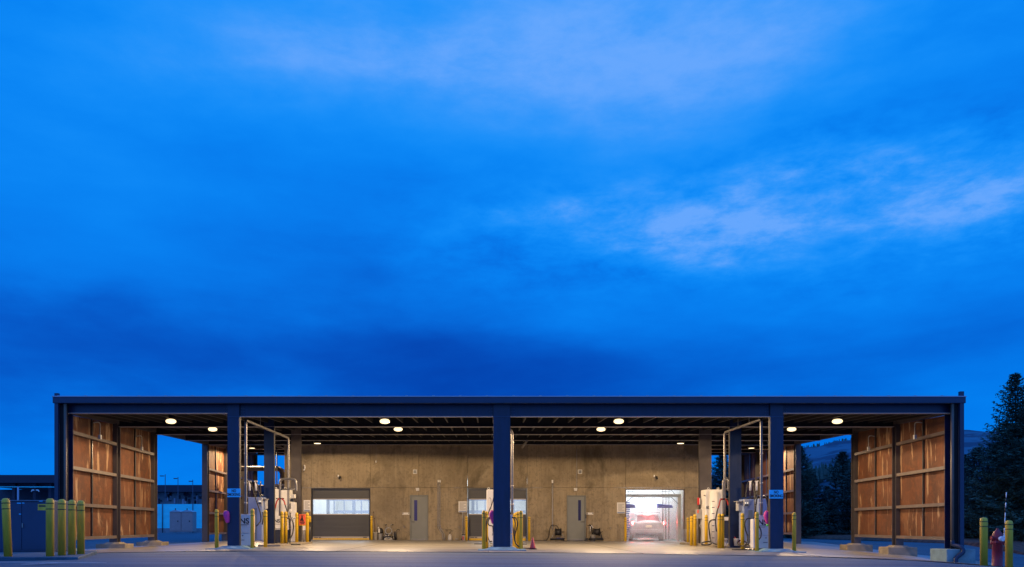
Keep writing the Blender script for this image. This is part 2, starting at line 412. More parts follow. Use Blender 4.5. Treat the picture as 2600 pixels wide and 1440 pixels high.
# ------------------------------------------------------------------ spruces
def spruce_mesh(H, Rb, seed, dens=1.0):
    rnd = random.Random(seed); verts = []; faces = []
    U = rnd.uniform
    def quad(a, b, w, nrm):
        d = b - a; s = d.cross(nrm)
        if s.length < 1e-6: s = Vector((1, 0, 0))
        s.normalize(); s *= w; n = len(verts); mid = a + d * 0.45
        verts.extend([a, mid + s, b, mid - s]); faces.append((n, n + 1, n + 2, n + 3))
    def nrm(): return Vector((U(-.7, .7), U(-.7, .7), 1)).normalized()
    lob = [(U(0, 6.28), U(.12, .28), rnd.randint(1, 3)) for _ in range(3)]
    z = 0.15
    while z < H * 0.985:
        f = z / H
        L = Rb * ((1 - f) ** 0.80) * 1.0 + 0.06
        nb = int((7 + 6 * (1 - f)) * dens); a0 = U(0, 6.28)
        for k in range(nb):
            a = a0 + 6.28 * k / nb + U(-.3, .3)
            irr = 1 + sum(am * math.sin(a * q + z * 1.7 + ph) for ph, am, q in lob) * .6
            l = L * irr * rnd.choice([0.6, 0.78, 0.9, 1.0, 1.05, 1.22])
            droop = 0.05 + 0.34 * (1 - f) * U(.7, 1.3); rise = 0.40 * f ** 1.3
            dirv = Vector((math.cos(a), math.sin(a), 0)); side = Vector((-math.sin(a), math.cos(a), 0))
            n = max(4, int(l / 0.15)); prev = Vector((0, 0, z))
            for i in range(1, n + 1):
                u = i / n
                p = Vector((0, 0, z)) + dirv * (l * u) + Vector((0, 0, l * (-droop * math.sin(u * 2.2) + rise * u + 0.14 * u ** 3)))
                quad(prev, p + (p - prev) * .5, 0.05, Vector((0, 0, 1)))
                if u > 0.10:
                    tw0 = min(0.16 + 0.42 * l * (1 - u * .85) * min(1, u * 2.5), .75)
                    for sg in (-1, 1):
                        tw = tw0 * U(.6, 1.2)
                        d = (dirv * U(.4, .9) + side * sg * U(.7, 1.1) + Vector((0, 0, U(-.30, .18)))).normalized()
                        quad(p, p + d * tw, 0.05, nrm())
                        m = 2 if tw < .3 else 4
                        for j in range(m):
                            q = p + d * tw * ((j + .6) / m); sj = -1 if j % 2 else 1
                            d2 = (d * .7 + (dirv * sg * -sj + side * sj * .3) * .7 + Vector((0, 0, U(-.45, .3)))).normalized()
                            quad(q, q + d2 * tw * U(.35, .6), 0.035, nrm())
                    if rnd.random() < .7:
                        quad(p, p + Vector((dirv.x * U(-.02, .1), dirv.y * U(-.02, .1), -U(.08, .24))), 0.045, side)
                prev = p
            for j in range(3):
                d = (dirv + side * U(-.6, .6) + Vector((0, 0, U(-.2, .35)))).normalized(); quad(prev, prev + d * U(.10, .2), .03, nrm())
        z += (0.15 + 0.15 * (1 - f)) * U(.7, 1.25)
    for k in range(34):
        zz = H - k * .035; a = k * 2.4; rr = .05 + k * .004; quad(Vector((0, 0, zz - .1)), Vector((math.cos(a) * rr, math.sin(a) * rr, zz + .03)), .014, Vector((math.sin(a), -math.cos(a), .3)))
    me = bpy.data.meshes.new('crown'); me.from_pydata([v[:] for v in verts], [], faces); me.materials.append(M['needle' if seed % 2 else 'needle2'])
    return me
def trunk_mesh(H, seed):
    mb = MB(); rnd = random.Random(seed)
    pts = [(rnd.uniform(-.03, .03), rnd.uniform(-.03, .03), H * i / 8) for i in range(9)]; pts[0] = (0, 0, -.1)
    mb.tube(pts, .1, 7, rads=[.16 * H / 9 * (1 - i / 8.4) + .012 for i in range(9)])
    for k in range(14):
        a = k * 2.4; z = .4 + k * H * .05
        mb.tube([(0, 0, z), (math.cos(a) * .5, math.sin(a) * .5, z - .06)], .02, 5)
    o = mb.build('trunk', 'bark'); me = o.data; bpy.data.objects.remove(o); return me
sp = [(spruce_mesh(9.5, 2.9, 11), trunk_mesh(9.3, 1), 9.5), (spruce_mesh(7.0, 2.1, 4), trunk_mesh(6.8, 2), 7.0), (spruce_mesh(8.0, 2.0, 7), trunk_mesh(7.8, 3), 8.0)]
def spruce(kind, px, Y, top, label, rz=0.0, wide=1.0):
    x = (px - 1240) / 2064 * Y; gz = g(x, Y) + .1; H = 0.7 + (1336 - top) / 2064 * Y - gz
    crown, trunk, h0 = sp[kind]; s = H / h0
    r = thing('spruce_tree', label, 'tree', (x, Y, gz), 'spruces beside the wash canopy')
    for nm, me in (('crown', crown), ('trunk', trunk)):
        o = bpy.data.objects.new(nm, me); col.objects.link(o); o.parent = r
    r.rotation_euler = (0, 0, rz); r.scale = (s * wide, s * wide, s); return r
spruce(0, 2578, 44.5, 946, 'tallest spruce with twin bare tips, right of the fire hydrant', 0.4, 0.92)
spruce(1, 2481, 49, 1132, 'small pointed spruce between the right canopy corner and the tallest spruce', 1.1, 1.1)
spruce(2, 2448, 55, 1150, 'dark spruce half hidden by the right corner post of the canopy', 2.0, 1.25)
spruce(1, 2530, 47, 1120, 'bushy spruce standing behind the red hydrant', 2.9, 1.3)
spruce(2, 2610, 52, 1010, 'spruce cut off by the right edge of the picture', 0.2, 1.3)
spruce(1, 2139, 64, 1144, 'pointed spruce in the right gap of the canopy, against the hillside', 0.7, 1.15)
spruce(2, 2032, 60, 1128, 'tall spruce just right of the back rusty screen, in the right gap', 1.9, 1.1)
spruce(1, 2063, 66, 1200, 'low spruce in the middle of the right gap, next to the tall one', 2.5, 1.3)
spruce(2, 2100, 70, 1232, 'lowest spruce between the two pointed ones in the right gap', 3.3, 1.6)
spruce(1, 2172, 60, 1165, 'spruce partly behind the third post of the right front screen', 4.3, 1.2)
spruce(2, 1835, 66, 1150, 'spruce seen through the narrow slot beside the right concrete wall end', 1.0, 1.5)
spruce(0, 1990, 72, 1120, 'spruce behind the back rusty screen on the right', 1.4, 1.2)
spruce(2, 2300, 66, 1150, 'spruce behind the right front rusty screen', 5.0, 1.3)
spruce(1, 2228, 66, 1190, 'low spruce showing under the right front rusty screen', 5.5, 1.5)

# ------------------------------------------------------------------ concrete wash building
TW = 0.654
WY = Yt(TW)
def wx(px): return X(px, TW)
def wz(py): return Z(py, TW)
bld = thing('wash_building', 'brown stained concrete wash building at the back with three bays and two grey doors', 'building', (0, WY, 0))
openings = [(791, 940, 1239.5), (1188, 1338, 1239.5), (1588.7, 1738, 1242)]
mandoors = [(1040.5, 1087.5, 1257), (1439, 1488, 1258)]
joints = [722, 790, 940, 1063.5, 1187, 1338.5, 1464, 1588.3, 1739, 1800]
ZJ = wz(1238.3)
ZTOP = 4.98
JG = 0.012
mb = MB()
def panel(x0, x1, z0, z1):
    mb.box(x0, x1, WY, WY + 0.22, z0, z1)
for a, b in zip(joints, joints[1:]):
    panel(wx(a) + JG / 2, wx(b) - JG / 2, ZJ + JG / 2, ZTOP)
lows = []
cur = joints[0]
ops = sorted([(a, b, wz(c)) for a, b, c in openings] + [(a, b, wz(c)) for a, b, c in mandoors])
for a, b in zip(joints, joints[1:]):
    inside = [o_ for o_ in ops if o_[0] < b - 5 and o_[1] > a + 5]
    x = wx(a) + JG / 2; x1 = wx(b) - JG / 2
    for (oa, ob, oz) in inside:
        l, r_ = max(wx(oa), wx(a) + JG / 2), min(wx(ob), wx(b) - JG / 2)
        if l > x + .02: mb.box(x, l, WY + .0005, WY + .22, -.2, ZJ - JG / 2)
        if oz < ZJ - JG: mb.box(l, r_, WY + .0005, WY + .22, oz, ZJ - JG / 2)
        x = r_
    if x1 > x + .02: mb.box(x, x1, WY + .0005, WY + .22, -.2, ZJ - JG / 2)
mb.build('wall', 'concrete', bld)
mb = MB()
for a, b in zip(joints, joints[1:]):
    for fx_ in (.25, .75):
        for zz in (3.25, 4.1):
            xx = wx(a) + (wx(b) - wx(a)) * fx_
            mb.tube([(xx, WY - .002, zz), (xx, WY + .003, zz)], .018, 8)
mb.build('tie_hole', 'inkgrey', bld)['kind'] = 'stuff'
# inner structure: side walls, partitions, back wall, floor, ceiling
L, Rr = wx(722), wx(1800)
mb = MB()
mb.box(L, L + .2, WY + .22, WY + 11, -.3, 4.98); mb.box(Rr - .2, Rr, WY + .22, WY + 11, -.3, 4.98)
mb.box(L, Rr, WY + 11, WY + 11.2, -.3, 4.98); mb.box(L + .2, Rr - .2, WY + .225, WY + 11, 4.7, 4.9)
mb.build('outer_shell', 'concrete', bld)
mb = MB()
bays = [(wx(755), wx(975)), (wx(1150), wx(1376)), (wx(1562), wx(1790))]
for a, b in bays:
    mb.box(a - .1, a, WY + .23, WY + 10.9, -.1, 3.3); mb.box(b, b + .1, WY + .23, WY + 10.9, -.1, 3.3)
    mb.box(a, b, WY + 10.7, WY + 10.8, -.1, 3.3); mb.box(a, b, WY + .23, WY + 10.7, 3.2, 3.3)
    for xx0, xx1 in ((a, None), (None, b)):
        pass
mb.build('bay_lining', 'bayinner', bld)
mb = MB()
for a, b in bays: mb.box(a, b, WY + .002, WY + 10.7, -.12, -0.004 - .006 * (a + b) / 2 + (.008 if a > 3 else .0))
mb.build('bay_floor', 'bayfloor', bld)
# bay lights
for a, b in bays:
    for xx in (a + .5, b - .5):
        mb = MB(); mb.box(xx - .09, xx + .09, WY + 1.0, WY + 9.5, 3.12, 3.195)
        mb.build('strip_light', 'lenswhite', bld)
def area(name, loc, sx, sy, power, colr, rot=(0, 0, 0), shape='RECTANGLE'):
    l = bpy.data.lights.new(name, 'AREA'); l.shape = shape; l.size = sx; l.size_y = sy; l.energy = power; l.color = colr
    o = bpy.data.objects.new(name, l); col.objects.link(o); o.location = loc; o.rotation_euler = rot; return o
for i, (a, b) in enumerate(bays):
    area('bay_light', ((a + b) / 2, WY + 5, 3.1), 2.5, 8.5, (270, 250, 480)[i], ((.94, .97, 1), (.94, .97, 1), (.90, .96, 1.0))[i])

# door frames & roll-up doors
for di in range(2):
    px0, px1, pt = openings[di]
    x0, x1 = wx(px0), wx(px1); z1 = wz(pt)
    fr = MB()
    fr.box(x0 + .001, x0 + .05, WY + .02, WY + .2, -.02, z1 - .001); fr.box(x1 - .05, x1 - .001, WY + .02, WY + .2, -.02, z1 - .001)
    fr.box(x0 + .05, x1 - .05, WY + .02, WY + .2, z1 - .09, z1 - .001)
    fr.build('door_frame', 'darkpanel', bld)
    d = MB()
    xa, xb = x0 + .052, x1 - .052
    zw1, zw0 = wz(1269), wz(1304.5)
    d.box(xa, xb, WY + .09, WY + .12, zw1 + .055, z1 - .092)
    nr = 24
    for k in range(nr):
        zz = .20 + (zw0 - .055 - .20) * k / nr
        d.box(xa, xb, WY + .088, WY + .12, zz + .004, zz + (zw0 - .055 - .20) / nr)
    d.box(xa, xb, WY + .1, WY + .118, .19, zw0 - .056)
    door = d.build('roll_up_door', 'shutter', bld)
    e = MB()
    e.box(xa, xb, WY + .07, WY + .124, zw1 + .012, zw1 + .054); e.box(xa, xb, WY + .07, WY + .124, zw0 - .054, zw0 - .012)
    e.build('window_rail', 'shutterlight', door)
    e = MB(); e.box(xa, xb, WY + .095, WY + .105, zw0 - .012, zw1 + .012); e.build('window', 'vinyl', door)
    e = MB(); e.box(xa, xb, WY + .06, WY + .13, .105, .19); e.build('bottom_bar', 'shutterlight', door)
    e = MB(); e.box(xa, xb, WY + .055, WY + .135, -.01, .104); e.build('bottom_seal', 'yellow', door)
    for la, lb in ((xa + .06, xa + .25), (xa + .29, xa + .40), (xb - .30, xb - .12)):
        e = MB(); e.box(la, lb, WY + .054, WY + .0595, .12, .17); e.build('label_strip', 'inkgrey', door)
    # things behind the window: pipes and wash equipment
    e = MB()
    for k, f_ in enumerate((.10, .19, .34, .47, .6, .72, .88)):
        xx = xa + (xb - xa) * f_ - .2 * di
        e.box(xx, xx + (.06 if k % 3 else .16), WY + 2 + k * .6, WY + 2.1 + k * .6, 0, 2.6)
    e.box(xa - .3, xb + .3, WY + 5.0, WY + 5.15, 2.1, 2.25); e.box(xa - .3, xb + .3, WY + 7.0, WY + 7.15, 1.45, 1.6)
    e.build('wash_frame', 'bluegrey', bld)
# third opening: frame and jambs only, door rolled up
x0, x1 = wx(1588.7), wx(1738); z1 = wz(1242)
fr = MB(); fr.box(x0 + .001, x0 + .03, WY + .02, WY + .2, -.02, z1 - .04); fr.box(x1 - .03, x1 - .001, WY + .02, WY + .2, -.02, z1 - .04)
fr.box(x0, x1, WY + .02, WY + .2, z1 - .04, z1 - .001)
fr.build('door_frame', 'girt', bld)

# grey man doors
def man_door(px0, px1, pt, wp0, wp1, hinge_left, gm, hpx):
    x0, x1 = wx(px0), wx(px1); z1 = wz(pt)
    f = MB(); f.box(x0 + .001, x0 + .06, WY - .02, WY + .16, -.03, z1 - .001, bev=.005); f.box(x1 - .06, x1 - .001, WY - .02, WY + .16, -.03, z1 - .001, bev=.005)
    f.box(x0 + .061, x1 - .061, WY - .019, WY + .16, z1 - .06, z1 - .001, bev=.005)
    fr = f.build('door_frame', 'doorframe', bld)
    d = MB(); d.box(x0 + .064, x1 - .064, WY + .01, WY + .055, .03, z1 - .064)
    dr = d.build('door', 'doorgrey', bld)
    w = MB(); w.box(wx(wp0), wx(wp1), WY + .004, WY + .02, wz(1322), wz(1270)); w.build('window', gm, dr)
    k = MB(); k.box(x0 + .09, x1 - .09, WY - .01, WY + .0095, .0, .055); k.build('threshold', 'steel', dr)
    h = MB(); zc = wz(1324.5); xx = wx(hpx); sg = 1 if hinge_left else -1
    h.tube([(xx, WY + .012, zc), (xx, WY - .05, zc), (xx + sg * .02, WY - .06, zc), (xx + sg * .14, WY - .06, zc)], .013, 6)
    h.lathe([(.03, -.012), (.03, .012)], (xx, WY + .0, zc), 12)
    h.build('handle', 'steel', dr)
    s = MB(); s.box(wx(hpx - 5), wx(hpx - 2.6), WY - .03, WY - .001, wz(1316), wz(1309)) if hinge_left else s.box(wx(1485.5), wx(1488.5), WY - .05, WY - .021, wz(1316), wz(1306))
    s.build('keypad', 'darkpanel', bld)
man_door(1040.5, 1087.5, 1257, 1051.6, 1059.4, True, 'doorglass', 1045.5)
man_door(1439, 1488, 1258, 1468, 1475, False, 'darkglass', 1483)
# door lamps (unlit), vents, conduits, wall things
def wallthing(name, label, cat, m, fn, group=None):
    mb = MB(); fn(mb); o = mb.build(name, m); tag(o, label, cat, group); return o
for px, lab in ((1060.5, 'small wedge wall light above the left grey door'), (1461, 'small wedge wall light above the right grey door')):
    r = thing('wall_light', lab, 'lamp', (wx(px), WY, wz(1245)), 'unlit wall lights over the doors')
    b = MB(); x = wx(px); z = wz(1243)
    b.hexa([(x - .07, WY - .09, z - .07), (x + .07, WY - .09, z - .07), (x + .07, WY - .002, z - .07), (x - .07, WY - .002, z - .07), (x - .09, WY - .13, z + .07), (x + .09, WY - .13, z + .07), (x + .09, WY - .002, z + .07), (x - .09, WY - .002, z + .07)], bev=.01)
    b.build('housing', 'white', r)
    b = MB(); b.box(x - .06, x + .06, WY - .085, WY - .01, z - .08, z - .0705); b.build('lamp_glass', 'greybox', r)
for px, lab in ((1054, 'square louvred vent on the wall above the left grey door'), (1472.5, 'square louvred vent on the wall above the right grey door')):
    r = thing('wall_vent', lab, 'vent', (wx(px), WY, wz(1198)), 'wall vents')
    x = wx(px); z = wz(1198); b = MB()
    b.box(x - .1, x - .075, WY - .05, WY - .002, z - .1, z + .1); b.box(x + .075, x + .1, WY - .05, WY - .002, z - .1, z + .1)
    b.box(x - .075, x + .075, WY - .05, WY - .002, z - .1, z - .075); b.box(x - .075, x + .075, WY - .05, WY - .002, z + .075, z + .1)
    b.build('frame', 'white', r)
    b = MB(); b.box(x - .074, x + .074, WY - .015, WY - .003, z - .074, z + .074)
    b.build('backing', 'darkpanel', r)
    b = MB()
    for k in range(4): b.box(x - .074, x + .074, WY - .04, WY - .016, z - .06 + k * .035, z - .048 + k * .035)
    b.build('louvre', 'greybox', r)
for px, lab in ((860, 'small camera with white box above the left roll-up door'), (1661, 'small camera with white box above the open wash bay')):
    r = thing('security_camera', lab, 'camera', (wx(px), WY, wz(1209)), 'cameras over the bays')
    b = MB(); b.box(wx(px - 2), wx(px + 1.5), WY - .06, WY - .002, wz(1212), wz(1206), bev=.006); b.build('mount_box', 'white', r)
    b = MB(); p = Vector((wx(px + 5), WY - .14, wz(1213))); b.tube([(wx(px + 1), WY - .04, wz(1210)), p], .018, 6); b.tube([p + Vector((-.02, -.10, -.05)), p + Vector((0, .06, .03))], .055, 10); b.build('camera_body', 'darkpanel', r)
def conduit(name, label, pts, r, group=None, m='galv', clips=(), cat='conduit', box=None):
    t_ = thing(name, label, cat, pts[-1], group)
    b = MB()
    for dx in (r if isinstance(r, (list, tuple)) else [0]): pass
    b.tube(spline(pts, 4), r, 8); b.build('pipe', m, t_)
    for c in clips:
        b = MB(); b.box(c[0] - .05, c[0] + .05, c[1] - .012, c[1] + .03, c[2] - .012, c[2] + .012); b.build('clip', m, t_)
    if box:
        b = MB(); b.box(*box, bev=.005); b.build('end_box', 'white', t_)
    return t_
y_ = WY - .045
for k, (dx) in enumerate((0, 4.6)):
    pts = [(wx(1112.5 + dx), y_, wz(1224)), (wx(1112.5 + dx), y_, wz(1260)), (wx(1112.5 + dx), y_, wz(1300)), (wx(1112.5 + dx), y_, wz(1334)), (wx(1114 + dx), y_, wz(1341)), (wx(1122 + dx), y_, wz(1353)), (wx(1124.5 + dx), y_, wz(1360)), (wx(1124.5 + dx), y_, wz(1371))]
    conduit('wall_conduit', ('left' if k == 0 else 'right') + ' pipe of the bent pair of conduits beside the left grey door', pts, .022, 'conduits on the concrete wall',
            clips=[(wx(1112.5 + dx), y_, wz(z)) for z in (1252, 1292, 1335)], box=(wx(1111.3 + dx - (0 if k else 0)), wx(1114.4 + dx), WY - .09, WY - .003, wz(1225), wz(1219)))
conduit('wall_conduit', 'single straight conduit on the wall between the middle roll-up door and the right grey door', [(wx(1402.5), y_, wz(1226)), (wx(1402.5), y_, wz(1300)), (wx(1402.5), y_, wz(1345))], .03, 'conduits on the concrete wall',
        clips=[(wx(1402.5), y_, wz(z)) for z in (1251, 1294)], box=(wx(1400.5), wx(1404.5), WY - .09, WY - .003, wz(1227), wz(1219)))
conduit('wall_conduit', 'thin conduit rising from the right grey door to the vent above', [(wx(1464), y_, wz(1240)), (wx(1464), y_, wz(1200)), (wx(1464), y_, wz(1160)), (wx(1464), y_, wz(1140))], .014, 'conduits on the concrete wall')
# notices
def notice(px0, px1, py0, py1, y, lab, post=None, red=False):
    t_ = thing('notice_sign', lab, 'sign', (X((px0 + px1) / 2, y / F0 - 1), y, 0 if post else Z(py1, y / F0 - 1)), 'printed notices beside the bay doors')
    t = y / F0 - 1; b = MB(); b.pbox(px0, px1, py0, py1, t, .02, bev=.004); b.build('board', 'whitesign', t_)
    b = MB(); n = 8
    for k in range(n):
        yy = py0 + (py1 - py0) * (.12 + .09 * k); w = (px1 - px0)
        b.box(X(px0 + w * .14, t), X(px1 - w * (.1 + (.25 if k % 3 == 2 else .0)), t), Yt(t) - .003, Yt(t) - .0005, Z(yy + .9, t), Z(yy, t))
    b.build('print', 'inkgrey', t_)
    b = MB(); b.box(X(px0 + 1.2, t), X(px1 - 1.2, t), Yt(t) - .004, Yt(t) - .0005, Z(py1 - .8, t), Z(py1 - 4, t)); b.build('logo_strip', 'bluegrey', t_)
    if post:
        b = MB(); b.tube([(X((px0 + px1) / 2, t), Yt(t) + .05, 0), (X((px0 + px1) / 2, t), Yt(t) + .05, Z(py0 + 3, t))], .02, 8); b.build('post', 'galv', t_)
    return t_
notice(1164, 1185, 1273, 1301, WY - .35, 'white printed notice left of the middle roll-up door', post=True)
notice(1566.5, 1587.5, 1276, 1304, WY - .03, 'white printed notice left of the open wash bay')
notice(771, 788, 1270, 1298.5, WY - 1.5, 'white printed notice with red edge left of the left roll-up door', post=True)
# plates by the doors
def doorplate(px0, px1, lab):
    t_ = thing('door_plate', lab, 'sign', (wx(px0), WY, wz(1305)), 'narrow plates beside the grey doors')
    b = MB(); b.box(wx(px0), wx(px1), WY - .012, WY - .002, wz(1307), wz(1301.5)); b.build('plate', 'whitesign', t_)
    b = MB(); b.box(wx(px0) + .01, wx(px0) + .05, WY - .016, WY - .0125, wz(1304.5), wz(1302)); b.box(wx(px1) - .05, wx(px1) - .01, WY - .016, WY - .0125, wz(1304.5), wz(1302)); b.build('print', 'ink', t_)
doorplate(1021.5, 1039.5, 'narrow plate left of the left grey door')
doorplate(1489.5, 1506.5, 'narrow plate right of the right grey door')
for px, py, lab in ((1026.5, 1337, 'small metal hose tap on the wall left of the left grey door'), (1549, 1340, 'small metal hose tap on the wall left of the open wash bay'), (1166, 1339, 'small metal hose tap on the wall left of the middle roll-up door'), (1580, 1339.5, 'small metal tap hidden behind the bollard at the open bay')):
    r = thing('wall_tap', lab, 'tap', (wx(px), WY, wz(py)), 'wall taps')
    b = MB(); x, z = wx(px), wz(py); b.tube([(x, WY - .002, z), (x, WY - .08, z), (x, WY - .11, z - .03), (x, WY - .11, z - .07)], .018, 7); b.build('spout', 'galv', r)
    b = MB(); b.lathe([(.035, 0), (.035, .02)], (x, WY - .06, z + .025), 10); b.build('handle', 'galv', r)
# hanging pull bulb
r = thing('hanging_cord_light', 'bulb hanging on a cord from the canopy left of the left grey door', 'lamp', P(955, 1130, .62))
b = MB(); b.tube([P(955, 1125, .62), P(955, 1167, .62)], .008, 6); b.build('cord', 'galv', r)
b = MB(); p = P(955, 1175, .62); b.lathe([(.008, .12), (.022, .1), (.03, .05), (.026, 0)], p, 10); b.build('bulb', 'white', r)

# ------------------------------------------------------------------ wash bay contents
bx0, bx1 = bays[2]
r = thing('wash_gantry', 'aluminium wash gantry arch with blue brush covers around the white car', 'car wash gantry', ((bx0 + bx1) / 2, WY + 1.2, 0))
TG = .69; yy = Yt(TG)
def gx(px): return X(px, TG)
def gz(py): return Z(py, TG)
b = MB()
b.box(gx(1593), gx(1729), yy, yy + .35, gz(1262), gz(1254.5), bev=.01)
b.box(gx(1721), gx(1729), yy + .001, yy + .35, -.02, gz(1262.3), bev=.01); b.box(gx(1578), gx(1586), yy + .001, yy + .35, -.02, gz(1254.5), bev=.01)
b.build('frame', 'alu', r)
b = MB(); b.tube([(gx(1586), yy - .05, gz(1279)), (gx(1604), yy - .05, gz(1262.6)), (gx(1704), yy - .05, gz(1262.6)), (gx(1722), yy - .05, gz(1280))], .018, 6); b.build('spray_pipe', 'darkpanel', r)
for a_, b_, c_, d_ in ((1586, 1618, 1278, 1289), (1676, 1714, 1279, 1289)):
    b = MB(); b.hexa([(gx(a_), yy + .4, gz(d_)), (gx(b_), yy + .4, gz(d_)), (gx(b_), yy + .8, gz(d_)), (gx(a_), yy + .8, gz(d_)), (gx(a_), yy + .4, gz(c_)), (gx(b_ - 3), yy + .4, gz(c_ + 3)), (gx(b_ - 3), yy + .8, gz(c_ + 3)), (gx(a_), yy + .8, gz(c_))], bev=.02)
    b.build('brush_cover', 'brush', r)
b = MB()
for k in range(60):
    z0 = .15 + (k % 20) * .09; a = random.random() * 6.28; x = gx(1593) + .06 * (k // 20)
    b.box(x - .05, x + .10 * random.random() + .03, yy + .5 + .05 * (k % 3), yy + .54 + .05 * (k % 3), z0, z0 + .05)
b.build('side_brush', 'brush', r)
b = MB()
for px in (1698, 1706, 1714): b.tube([(gx(px), yy + 1.4, 0), (gx(px), yy + 1.4, 2.7)], .035, 8)
b.tube([(gx(1594), yy + .2, gz(1248)), (gx(1640), yy + .2, gz(1247)), (gx(1700), yy + .2, gz(1248))], .02, 6)
b.build('supply_pipe', 'steel', r)
b = MB(); p0 = (gx(1700), yy - .02, gz(1247)); b.tube(spline([p0, (gx(1706), yy - .02, gz(1246)), (gx(1710), yy - .02, gz(1252)), (gx(1714), yy - .02, gz(1254))]), .015, 6)
b.tube(spline([(gx(1594), yy - .02, gz(1254)), (gx(1597), yy - .02, gz(1249)), (gx(1606), yy - .02, gz(1249)), (gx(1608), yy - .02, gz(1254))]), .02, 6); b.build('hose', 'greybox', r)
# guide rail on the bay floor
r2 = thing('wheel_guide_rail', 'pale metal wheel guide on the wet floor behind the car', 'guide rail', P(1640, 1372, TW + .04))
b = MB(); b.hexa([P(1617, 1373, .668), P(1663, 1371, .668), P(1656, 1368, .72), P(1624, 1368, .72)] + [v + Vector((0, 0, .05)) for v in (P(1617, 1373, .668), P(1663, 1371, .668), P(1656, 1368, .72), P(1624, 1368, .72))]); b.build('rail', 'alu', r2)

# ------------------------------------------------------------------ car (rear view SUV)
def make_car(label, lit=True):
    r = thing('parked_car', label, 'car', (0, 0, 0))
    # half sections along the length (y), each a list of (x, z)
    W = .87
    def section(y, zb_, zbelt, zroof, wlow, wroof):
        return [(0, zb_), (wlow * .8, zb_), (wlow * .97, zb_ + .1), (wlow, zb_ + .3), (wlow * .985, (zb_ + zbelt) / 2 + .12), (wlow * .94, zbelt), (wlow * .9, zbelt + .03),
                ((wlow * .9 + wroof) / 2, (zbelt + zroof) / 2), (wroof, zroof - .07), (wroof * .86, zroof - .015), (0, zroof)]
    secs = [(-.05, .42, .86, .90, .74, .66), (0.0, .30, .90, .98, .80, .70), (.06, .27, .92, 1.06, .84, .70), (.35, .25, .94, 1.42, .86, .62), (.6, .25, .94, 1.49, .87, .62), (1.3, .25, .93, 1.52, .87, .64),
            (2.2, .25, .92, 1.50, .87, .64), (2.7, .25, .92, 1.36, .87, .66), (3.25, .25, .91, 1.0, .87, .72), (3.9, .27, .84, .90, .85, .72), (4.2, .30, .74, .80, .80, .66), (4.3, .4, .62, .66, .7, .6)]
    bm = bmesh.new(); rings = []
    for (y, a, b_, c, d, e) in secs:
        half = section(y, a, b_, c, d, e)
        full = [(x, z) for x, z in half] + [(-x, z) for x, z in reversed(half[1:-1])]
        rings.append([bm.verts.new((x, y, z)) for x, z in full])
    for A, B in zip(rings, rings[1:]):
        n = len(A)
        for j in range(n):
            f = bm.faces.new((A[j], A[(j + 1) % n], B[(j + 1) % n], B[j])); f.smooth = True
    bm.faces.new(list(reversed(rings[0]))); bm.faces.new(rings[-1])
    bmesh.ops.recalc_face_normals(bm, faces=bm.faces)
    me = bpy.data.meshes.new('body'); bm.to_mesh(me); bm.free(); me.materials.append(M['carpaint'])
    o = bpy.data.objects.new('body', me); col.objects.link(o); o.parent = r
    md = o.modifiers.new('s', 'SUBSURF'); md.levels = 2; md.render_levels = 2
    b = MB(); b.hexa([(-.60, .02, .98), (.60, .02, .98), (.52, .20, 1.30), (-.52, .20, 1.30), (-.63, -.02, .985), (.63, -.02, .985), (.50, .20, 1.36), (-.50, .20, 1.36)][0:4] + [(-.60, .12, .98), (.60, .12, .98), (.52, .30, 1.30), (-.52, .30, 1.30)])
    b.build('rear_window', 'carglass', r)
    for s in (-1, 1):
        b = MB(); b.hexa([(s * .50, -.03, .80), (s * .80, .06, .82), (s * .80, .2, .82), (s * .50, .2, .80), (s * .52, .0, .93), (s * .82, .10, .98), (s * .82, .22, .98), (s * .52, .2, .93)] if s > 0 else
                         [(-.80, .06, .82), (-.50, -.03, .80), (-.50, .2, .80), (-.80, .2, .82), (-.82, .10, .98), (-.52, .0, .93), (-.52, .2, .93), (-.82, .22, .98)], bev=.012)
        b.build('tail_light', 'taillight' if lit else 'carglass', r)
    if lit:
        b = MB(); b.box(-.16, .16, .17, .26, 1.385, 1.41); b.build('brake_light', 'taillight', r)
    b = MB(); b.box(-.78, .78, -.09, .14, .40, .60, bev=.04); b.build('bumper', 'carpaint', r)
    b = MB(); b.box(-.66, .66, -.085, .12, .26, .392, bev=.03); b.build('bumper_trim', 'tyre', r)
    b = MB(); b.box(-.5, .5, -.1, -.07, .335, .355); b.build('trim_strip', 'chrome', r)
    b = MB(); b.box(-.16, .16, -.08, -.04, .68, .80, bev=.006); b.build('number_plate', 'plate', r)
    b = MB(); b.box(-.62, .62, .10, .34, 1.43, 1.47, bev=.015); b.build('spoiler', 'carpaint', r)
    for sx in (-1, 1):
        for yy_ in (.75, 3.35):
            b = MB(); b.tube([(sx * .70, yy_, .32), (sx * .88, yy_, .32)], .32, 20); w = b.build('wheel', 'tyre', r)
            b = MB(); b.tube([(sx * .84, yy_, .32), (sx * .89, yy_, .32)], .19, 14); b.build('rim', 'chrome', w)
        b = MB(); b.box(sx * .88, sx * 1.02, 2.75, 2.85, .92, 1.04, bev=.02); b.build('wing_mirror', 'carpaint', r)
    return r
bpy.context.view_layer.update()
car = make_car('white hatchback with glowing red tail lights being washed in the open bay')
car.location = (X(1646.5, .745), Yt(.745), -.05); car.name = 'white_car'
car2 = make_car('white car parked behind the utility cabinet, mostly hidden by yellow bollards', lit=False)
car2.location = ((107 - 1240) / 2064 * 43.5, 43.5, 0.1)
